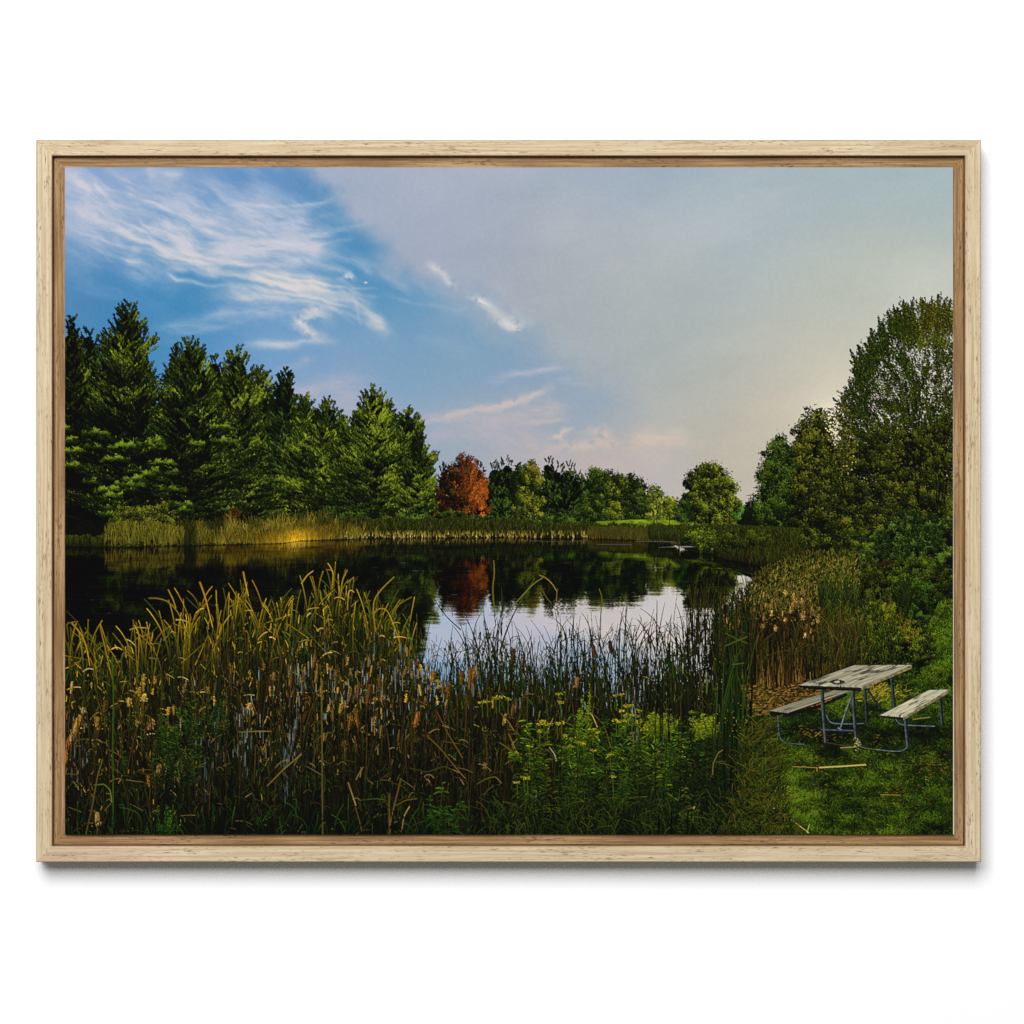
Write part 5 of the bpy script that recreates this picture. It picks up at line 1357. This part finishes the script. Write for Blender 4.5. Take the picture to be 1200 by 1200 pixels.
def grade():
    """the print's contrast: deep blacks and warm lights everywhere but in the sky and the water"""
    f = np.maximum(np.arange(256), 1) / 255.
    ratio = (np.minimum(1.30 * f ** 1.20, 1) / f).astype(np.float32)
    sel = ((cv >> 24) > 0) & ((cv >> 24) != ink('pond'))
    c = cv[sel]
    r, g, b = (((c >> k) & 255).astype(np.float32) for k in (16, 8, 0))
    red = np.maximum(r - g, 0)                            # rust towards straw
    red = red * np.where((c >> 24) == ink('red_maple'), .55, 1.)
    g = g + .22 * red
    r = r - .08 * red
    lum = .4 * r + .5 * g + .1 * b
    q = ratio[lum.astype(np.uint8)]
    out = []
    table = (c >> 24) == ink('picnic_table')
    for v, k in ((r, 1.02), (g, 1.0), (b, .88)):
        w = (lum + (v - lum) * np.where(table, 1., 1.12)) * q * np.where(table, .95, k)
        out.append(np.clip(w, 0, 255).astype(np.uint32))
    cv[sel] = (c & np.uint32(0xff000000)) | (out[0] << np.uint32(16)) | (out[1] << np.uint32(8)) | out[2]
# ---------------------------------------------------------------- the framed print, in metres (1 print unit = 1 mm)
import bpy
import bmesh

scene = bpy.context.scene
COL = scene.collection
GAIN = 1.29            # light on the wall: a white surface facing the lamp reads 1.29, so paper and paint go clean white


def W(px, py, depth=0.):
    return ((px - 600.) / 1000., -depth, (600. - py) / 1000.)


def link(name, mesh, mat=None, parent=None):
    o = bpy.data.objects.new(name, mesh)
    COL.objects.link(o)
    if mat:
        mesh.materials.append(mat)
    if parent:
        o.parent = parent
    return o


def material(name):
    m = bpy.data.materials.new(name)
    m.use_nodes = True
    n = m.node_tree.nodes
    return m, n, m.node_tree.links, n['Principled BSDF']


def srgb(r, g, b):
    return tuple((v / 12.92 if v <= .04045 else ((v + .055) / 1.055) ** 2.4) for v in (r / 255., g / 255., b / 255.)) + (1.,)


def wood(name, light, mid, dark, pore, joint=None, rough=.62, width=.0188):
    """fine straight grain along the rail (object X), short dark pores, slow tone changes; joint = where a second piece is glued on"""
    m, n, l, p = material(name)
    tc = n.new('ShaderNodeTexCoord')

    def noise(scale, detail, sx, sy, sz, w=0.):
        mp = n.new('ShaderNodeMapping')
        mp.inputs['Scale'].default_value = (sx, sy, sz)
        mp.inputs['Location'].default_value = (w, w * .7, w * 1.3)
        l.new(tc.outputs['Object'], mp.inputs['Vector'])
        t = n.new('ShaderNodeTexNoise')
        t.inputs['Scale'].default_value = scale
        t.inputs['Detail'].default_value = detail
        t.inputs['Roughness'].default_value = .62
        l.new(mp.outputs['Vector'], t.inputs['Vector'])
        return t.outputs['Fac']

    def ramp(fac, stops):
        r = n.new('ShaderNodeValToRGB')
        e = r.color_ramp.elements
        e[0].position, e[0].color = stops[0]
        e[1].position, e[1].color = stops[-1]
        for pos, c in stops[1:-1]:
            k = e.new(pos)
            k.color = c
        l.new(fac, r.inputs['Fac'])
        return r.outputs['Color']

    def mix(fac, a, b, mode='MIX'):
        x = n.new('ShaderNodeMix')
        x.data_type = 'RGBA'
        x.blend_type = mode
        if isinstance(fac, float):
            x.inputs[0].default_value = fac
        else:
            l.new(fac, x.inputs[0])
        for v, s in ((a, 6), (b, 7)):
            if isinstance(v, tuple):
                x.inputs[s].default_value = v
            else:
                l.new(v, x.inputs[s])
        return x.outputs[2]
    grain = ramp(noise(1., 5, 9., 420., 420.), [(.34, dark), (.50, mid), (.64, light)])
    tone = ramp(noise(1., 3, 4.2, 60., 60., 3.), [(.32, (.90, .87, .83, 1)), (.70, (1.06, 1.06, 1.08, 1))])
    c = mix(1., grain, tone, 'MULTIPLY')
    pf = ramp(noise(1., 2, 110., 800., 800., 5.), [(.56, (0, 0, 0, 1)), (.66, (1, 1, 1, 1))])
    zone = ramp(noise(1., 2, 9., 130., 130., 8.), [(.40, (.10, .10, .10, 1)), (.62, (.9, .9, .9, 1))])
    c = mix(mix(1., pf, zone, 'MULTIPLY'), c, pore)
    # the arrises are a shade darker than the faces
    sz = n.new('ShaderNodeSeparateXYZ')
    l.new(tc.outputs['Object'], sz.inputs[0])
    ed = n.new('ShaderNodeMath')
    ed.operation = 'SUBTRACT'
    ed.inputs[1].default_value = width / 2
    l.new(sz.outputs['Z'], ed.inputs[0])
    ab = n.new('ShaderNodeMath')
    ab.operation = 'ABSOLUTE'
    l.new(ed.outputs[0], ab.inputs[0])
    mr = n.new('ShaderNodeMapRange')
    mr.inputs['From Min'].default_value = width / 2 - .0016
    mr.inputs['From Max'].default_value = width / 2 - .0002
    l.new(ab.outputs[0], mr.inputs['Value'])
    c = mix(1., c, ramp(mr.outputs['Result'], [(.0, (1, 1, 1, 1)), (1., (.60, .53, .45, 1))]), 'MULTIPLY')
    if joint is not None:
        sx = n.new('ShaderNodeSeparateXYZ')
        l.new(tc.outputs['Object'], sx.inputs[0])
        gt = n.new('ShaderNodeMath')
        gt.operation = 'LESS_THAN'
        gt.inputs[1].default_value = joint
        l.new(sx.outputs['X'], gt.inputs[0])
        c = mix(gt.outputs[0], c, mix(1., c, (1.0, .985, 1.03, 1), 'MULTIPLY'))
        wide = mix(gt.outputs[0], (1, 1, 1, 1), (.99, .965, .99, 1))
        c = mix(1., c, wide, 'MULTIPLY')
    l.new(c, p.inputs['Base Color'])
    p.inputs['Roughness'].default_value = rough
    p.inputs['Specular IOR Level'].default_value = .25
    b = n.new('ShaderNodeBump')
    b.inputs['Strength'].default_value = .25
    b.inputs['Distance'].default_value = .0006
    l.new(noise(1., 4, 12., 700., 700.), b.inputs['Height'])
    l.new(b.outputs['Normal'], p.inputs['Normal'])
    return m


def rail(name, mat, x0, x1, inner_at, outer_at, d0, d1, turn, parent, r=.0012):
    """one mitred side of a frame. Built along X as the bottom side, width in +Z (towards the opening), then turned.
    x0..x1: outer length; widths and depths in metres; turn: quarter turns"""
    w = outer_at - inner_at
    half = (x1 - x0) / 2
    prof = []
    for cx, cz, a0 in ((r, d1 - r, 90), (w - r, d1 - r, 0)):
        for k in range(5):
            a = math.radians(a0 + (90 - 22.5 * k if a0 == 90 else 90 - 22.5 * k))
            prof.append((cx + r * math.cos(a), cz + r * math.sin(a)))
    prof = [(0., d0)] + [(r - r * math.cos(math.radians(22.5 * k)), d1 - r + r * math.sin(math.radians(22.5 * k))) for k in range(5)] + \
           [(w - r + r * math.sin(math.radians(22.5 * k)), d1 - r + r * math.cos(math.radians(22.5 * k))) for k in range(5)] + [(w, d0)]
    bm = bmesh.new()
    A_, B_ = [], []
    for u, v in prof:
        A_.append(bm.verts.new((-half + u, -v, u)))
        B_.append(bm.verts.new((half - u, -v, u)))
    k = len(prof)
    for i in range(k):
        j = (i + 1) % k
        bm.faces.new((A_[i], B_[i], B_[j], A_[j]))
    bm.faces.new(A_)
    bm.faces.new(B_[::-1])
    bmesh.ops.recalc_face_normals(bm, faces=bm.faces)
    me = bpy.data.meshes.new(name)
    bm.to_mesh(me)
    bm.free()
    for f in me.polygons:
        f.use_smooth = False
    o = link(name, me, mat, parent)
    return o


def frame_sides(name, mats, X_0, Y_0, X_1, Y_1, width, d0, d1, parent, r=.0012):
    """four mitred sides round the rectangle X_0..X_1, Y_0..Y_1 (print units, outer edges)"""
    cx, cz = (X_0 + X_1) / 2, (Y_0 + Y_1) / 2
    wx, wz = (X_1 - X_0) / 1000., (Y_1 - Y_0) / 1000.
    out = []
    for k, (L, px, py, rot) in enumerate(((wx, cx, Y_1, 0.), (wz, X_1, cz, -math.pi / 2), (wx, cx, Y_0, math.pi), (wz, X_0, cz, math.pi / 2))):
        o = rail(name, mats[k], 0, L, 0, width, d0, d1, k, parent, r)
        o.location = W(px, py)
        o.rotation_euler = (0, rot, 0)
        out.append(o)
    return out


# ---- wall
m_wall, n, l, p = material('white_wall_paint')
p.inputs['Roughness'].default_value = .9
p.inputs['Specular IOR Level'].default_value = .1
tx = n.new('ShaderNodeTexNoise')
tx.inputs['Scale'].default_value = 60
rp = n.new('ShaderNodeValToRGB')
rp.color_ramp.elements[0].color = (.925, .925, .927, 1)
rp.color_ramp.elements[1].color = (.94, .94, .94, 1)
tcw = n.new('ShaderNodeTexCoord')
l.new(tcw.outputs['Object'], tx.inputs['Vector'])
l.new(tx.outputs['Fac'], rp.inputs['Fac'])
l.new(rp.outputs['Color'], p.inputs['Base Color'])
bm = bmesh.new()
bmesh.ops.create_cube(bm, size=1.)
bmesh.ops.scale(bm, vec=(7., .1, 5.), verts=bm.verts)
bmesh.ops.translate(bm, vec=(0, .05, 0), verts=bm.verts)
me = bpy.data.meshes.new('wall')
bm.to_mesh(me)
bm.free()
wall = link('wall', me, m_wall)
wall['kind'] = 'structure'

# ---- the framed print
root = bpy.data.objects.new('framed_print', None)
COL.objects.link(root)
root.location = W(596, 1010)
root['label'] = 'pond landscape print with a picnic table, in a pale wooden frame on white wall'
root['category'] = 'framed print'

OAK = (srgb(214, 198, 168), srgb(200, 182, 149), srgb(184, 160, 124), srgb(122, 98, 68))
OAK_SHADED = (srgb(176, 144, 102), srgb(146, 113, 73), srgb(116, 85, 50), srgb(70, 48, 27))  # the rim's oak again, with the ledge's shade put into a browner colour
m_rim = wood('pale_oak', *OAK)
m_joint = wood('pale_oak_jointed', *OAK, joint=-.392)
m_ledge = wood('shaded_oak', *OAK_SHADED, width=.04)
m_ledge_j = wood('shaded_oak_jointed', *OAK_SHADED, joint=-.392, width=.04)
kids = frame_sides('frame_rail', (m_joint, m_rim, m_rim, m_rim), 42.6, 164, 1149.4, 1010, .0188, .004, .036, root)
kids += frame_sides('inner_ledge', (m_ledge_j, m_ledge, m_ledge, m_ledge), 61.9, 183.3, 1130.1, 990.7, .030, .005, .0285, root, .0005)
m_back, n, l, p = material('backing_board')
p.inputs['Base Color'].default_value = srgb(120, 96, 66)
bm = bmesh.new()
bmesh.ops.create_cube(bm, size=1.)
bmesh.ops.scale(bm, vec=(1.066, .003, .805), verts=bm.verts)
bmesh.ops.translate(bm, vec=W(596, 587, .0028), verts=bm.verts)
me = bpy.data.meshes.new('backing_board')
bm.to_mesh(me)
bm.free()
kids.append(link('backing_board', me, m_back, root))

# ---- ink on canvas
m_ink, n, l, p = material('printed_canvas')
at = n.new('ShaderNodeAttribute')
at.attribute_name = 'ink'
l.new(at.outputs['Color'], p.inputs['Base Color'])
p.inputs['Roughness'].default_value = .85
p.inputs['Specular IOR Level'].default_value = .06
m_side, n, l, p = material('bare_canvas')
p.inputs['Base Color'].default_value = srgb(206, 198, 184)
p.inputs['Roughness'].default_value = .9

for f in (paint_sky, paint_far_trees, paint_pines, paint_red_maple, paint_right_trees, paint_banks, paint_right_bank, paint_water, paint_lawn, paint_right_reeds, paint_shrubs, paint_table, paint_reeds, paint_front, grade):
    f()

GB = 2                                                   # dots averaged per mesh vertex
C = cv.reshape(CH, CW)
GH, GW = CH // GB, CW // GB
C = C[:GH * GB, :GW * GB]
f = np.arange(256) / 255.
lut = np.where(f <= .04045, f / 12.92, ((f + .055) / 1.055) ** 2.4).astype(np.float32)
lin = np.ones((GH, GW, 4), np.float32)
for k, sh in enumerate((16, 8, 0)):
    lin[..., k] = lut[(C >> sh) & 255].reshape(GH, GB, GW, GB).mean((1, 3)) / GAIN
# the printer's sharpening
pad = np.pad(lin[..., :3], ((2, 2), (2, 2), (0, 0)), mode='edge')
soft = sum(pad[a:a + GH, b:b + GW] * k for a, b, k in [(a, b, (1, 4, 6, 4, 1)[a] * (1, 4, 6, 4, 1)[b] / 256.) for a in range(5) for b in range(5)])
lin[..., :3] = np.clip(lin[..., :3] + .9 * (lin[..., :3] - soft), .0012, .95)
ids = (C >> 24).astype(np.uint8)[::GB, ::GB]

# clean outlines for what is printed: each place belongs to the motif that covers most of its surroundings
def box(a, r):
    a = np.pad(a, ((r + 1, r), (r + 1, r)), mode='edge').cumsum(0, dtype=np.float32).cumsum(1, dtype=np.float32)
    return a[2 * r + 1:, 2 * r + 1:] - a[:-2 * r - 1, 2 * r + 1:] - a[2 * r + 1:, :-2 * r - 1] + a[:-2 * r - 1, :-2 * r - 1]


names = list(INK)
best = np.zeros((GH, GW), np.float32)
own = np.zeros((GH, GW), np.uint8)
merge = {'duck': 'pond', 'fallen_stick': 'lawn', 'utility_pole': 'sky'}
for k, nm in enumerate(names):
    if nm in merge:
        ids[ids == k] = names.index(merge[nm])
for k, nm in enumerate(names):
    m = ids == k
    if m.sum() < 900:
        continue
    a = box(m.astype(np.float32), 2 if nm == 'picnic_table' else 3)
    w = a > best
    best = np.where(w, a, best)
    own = np.where(w, np.uint8(k), own)

def pieces(m):
    """label the connected pieces of a small mask"""
    lab = np.where(m, np.arange(1, m.size + 1).reshape(m.shape), 0)
    while True:
        new = lab.copy()
        for ax in (0, 1):
            a = np.moveaxis(new, ax, 0)
            for rng_ in (range(1, len(a)), range(len(a) - 2, -1, -1)):
                d = -1 if rng_.step > 0 else 1
                for r in rng_:
                    np.maximum(a[r], a[r + d] * (a[r] > 0), out=a[r])
        if (new == lab).all():
            return lab
        lab = new


# every printed tree is one piece: crumbs go to what surrounds them
loose = np.zeros((GH, GW), bool)
cell = own[:-1, :-1]
for k, nm in enumerate(names):
    if nm.split('#')[0] in ('pine_tree', 'conifer', 'broadleaf_tree', 'big_tree', 'shore_tree', 'red_maple'):
        ys, xs_ = np.nonzero(cell == k)
        if len(ys) == 0:
            continue
        sl = (slice(ys.min(), ys.max() + 1), slice(xs_.min(), xs_.max() + 1))
        lab = pieces(cell[sl] == k)
        v, c_ = np.unique(lab[lab > 0], return_counts=True)
        loose[:-1, :-1][sl] |= (lab > 0) & (lab != v[c_.argmax()])
while loose.any():
    left = int(loose.sum())
    for dy, dx in ((0, 1), (0, -1), (1, 0), (-1, 0)):
        nb = np.roll(own, (dy, dx), (0, 1))
        t = loose & ~np.roll(loose, (dy, dx), (0, 1))
        own[t] = nb[t]
        loose &= ~t
    if int(loose.sum()) == left:
        break

gx = (np.arange(GW) + .5) * GB / SS
gy = (np.arange(GH) + .5) * GB / SS
gx[0], gx[-1] = 0, PW
gy[0], gy[-1] = 0, PH
vx = (X0 + gx - 600.) / 1000.
vz = (600. - Y0 - gy) / 1000.
DEPTH = .0330
fid = own[:-1, :-1]
rx, ry, rz = root.location
LABELS = {'sky': 'blue sky with white streaks of cloud and a grey veil', 'red_maple': 'printed maple turning red', 'pond': 'dark pond mirroring trees and sky', 'picnic_table': 'weathered plank table with two benches on steel legs',
          'cattail_bed': 'golden and green cattails', 'goldenrod': 'leafy green plants with yellow flower heads', 'reed_stand': 'brown dead reeds', 'lawn': 'mown grass', 'far_bank': 'reedy far shore', 'big_tree': 'tall leafy tree against the light'}


def ink_mesh(name, k):
    fy, fx = np.nonzero(fid == k)
    if len(fy) == 0:
        return None
    a = fy * GW + fx
    q = np.stack([a, a + GW, a + GW + 1, a + 1], 1).ravel()
    used, inv = np.unique(q, return_inverse=True)
    me = bpy.data.meshes.new(name)
    nv, nf = len(used), len(a)
    me.vertices.add(nv)
    co = np.empty((nv, 3), np.float32)
    co[:, 0] = vx[used % GW] - rx
    co[:, 1] = -DEPTH - ry
    co[:, 2] = vz[used // GW] - rz
    me.vertices.foreach_set('co', co.ravel())
    me.loops.add(nf * 4)
    me.loops.foreach_set('vertex_index', inv.astype(np.int32))
    me.polygons.add(nf)
    me.polygons.foreach_set('loop_start', np.arange(0, nf * 4, 4, dtype=np.int32))
    me.update(calc_edges=True)
    ca = me.color_attributes.new('ink', 'FLOAT_COLOR', 'POINT')
    ca.data.foreach_set('color', lin.reshape(-1, 4)[used].ravel())
    return me


# the stretched canvas: front printed, sides bare
bm = bmesh.new()
xa, xb, za, zb = vx[0] - rx, vx[-1] + .0014 - rx, vz[0] - rz, vz[-1] - rz
yb_ = -.0290 - ry
yf = -DEPTH + .0003 - ry
back = [bm.verts.new(c) for c in ((xa, yb_, za), (xb - .0016, yb_, za), (xb, yb_, zb), (xa, yb_, zb))]
front = [bm.verts.new(c) for c in ((xa, yf, za), (xb - .0016, yf, za), (xb, yf, zb), (xa, yf, zb))]
for i in range(4):
    j = (i + 1) % 4
    bm.faces.new((back[i], back[j], front[j], front[i]))
bm.faces.new(front)
bm.faces.new(back[::-1])
bmesh.ops.recalc_face_normals(bm, faces=bm.faces)
me = bpy.data.meshes.new('canvas')
bm.to_mesh(me)
bm.free()
canvas = link('canvas', me, m_side, root)
kids.append(canvas)
for k in np.unique(fid):
    nm = names[k]
    kind = nm.split('#')[0]
    me = ink_mesh('printed_' + kind, k)
    o = link('printed_' + kind, me, m_ink, canvas)
    if kind in LABELS:
        o['label'] = LABELS[kind]
for o in kids:
    if o is not canvas:
        o.location = tuple(a - b for a, b in zip(o.location, root.location))
# (canvas and its prints are already built relative to the root)

# ---- light: one large soft lamp high on the left, a little light from the room
w = bpy.data.worlds.new('World')
scene.world = w
w.use_nodes = True
w.node_tree.nodes['Background'].inputs['Color'].default_value = (.97, .99, 1, 1)
w.node_tree.nodes['Background'].inputs['Strength'].default_value = .17
ld = bpy.data.lights.new('soft_lamp', 'AREA')
ld.shape = 'RECTANGLE'
ld.size, ld.size_y = 7.0, 7.2
ld.energy = 1750
ld.color = (1, 1, 1)
lo = bpy.data.objects.new('soft_lamp', ld)
COL.objects.link(lo)
lo.location = (-1.75, -9., 5.75)
lo.rotation_euler = (math.radians(90), 0, 0)

# ---- camera
cd = bpy.data.cameras.new('camera')
cd.sensor_width = 36
D = 4.
cd.lens = 36 * D / 1.2
cd.clip_end = 100
co = bpy.data.objects.new('camera', cd)
COL.objects.link(co)
co.location = (0, -(D + .034), 0)
co.rotation_euler = (math.radians(90), 0, 0)
scene.camera = co
scene.render.resolution_x = scene.render.resolution_y = 1024
scene.view_settings.view_transform = 'Standard'
scene.view_settings.look = 'None'
scene.view_settings.exposure = 0
scene.view_settings.gamma = 1
scene.view_settings.use_curve_mapping = False
scene.cycles.use_denoising = False
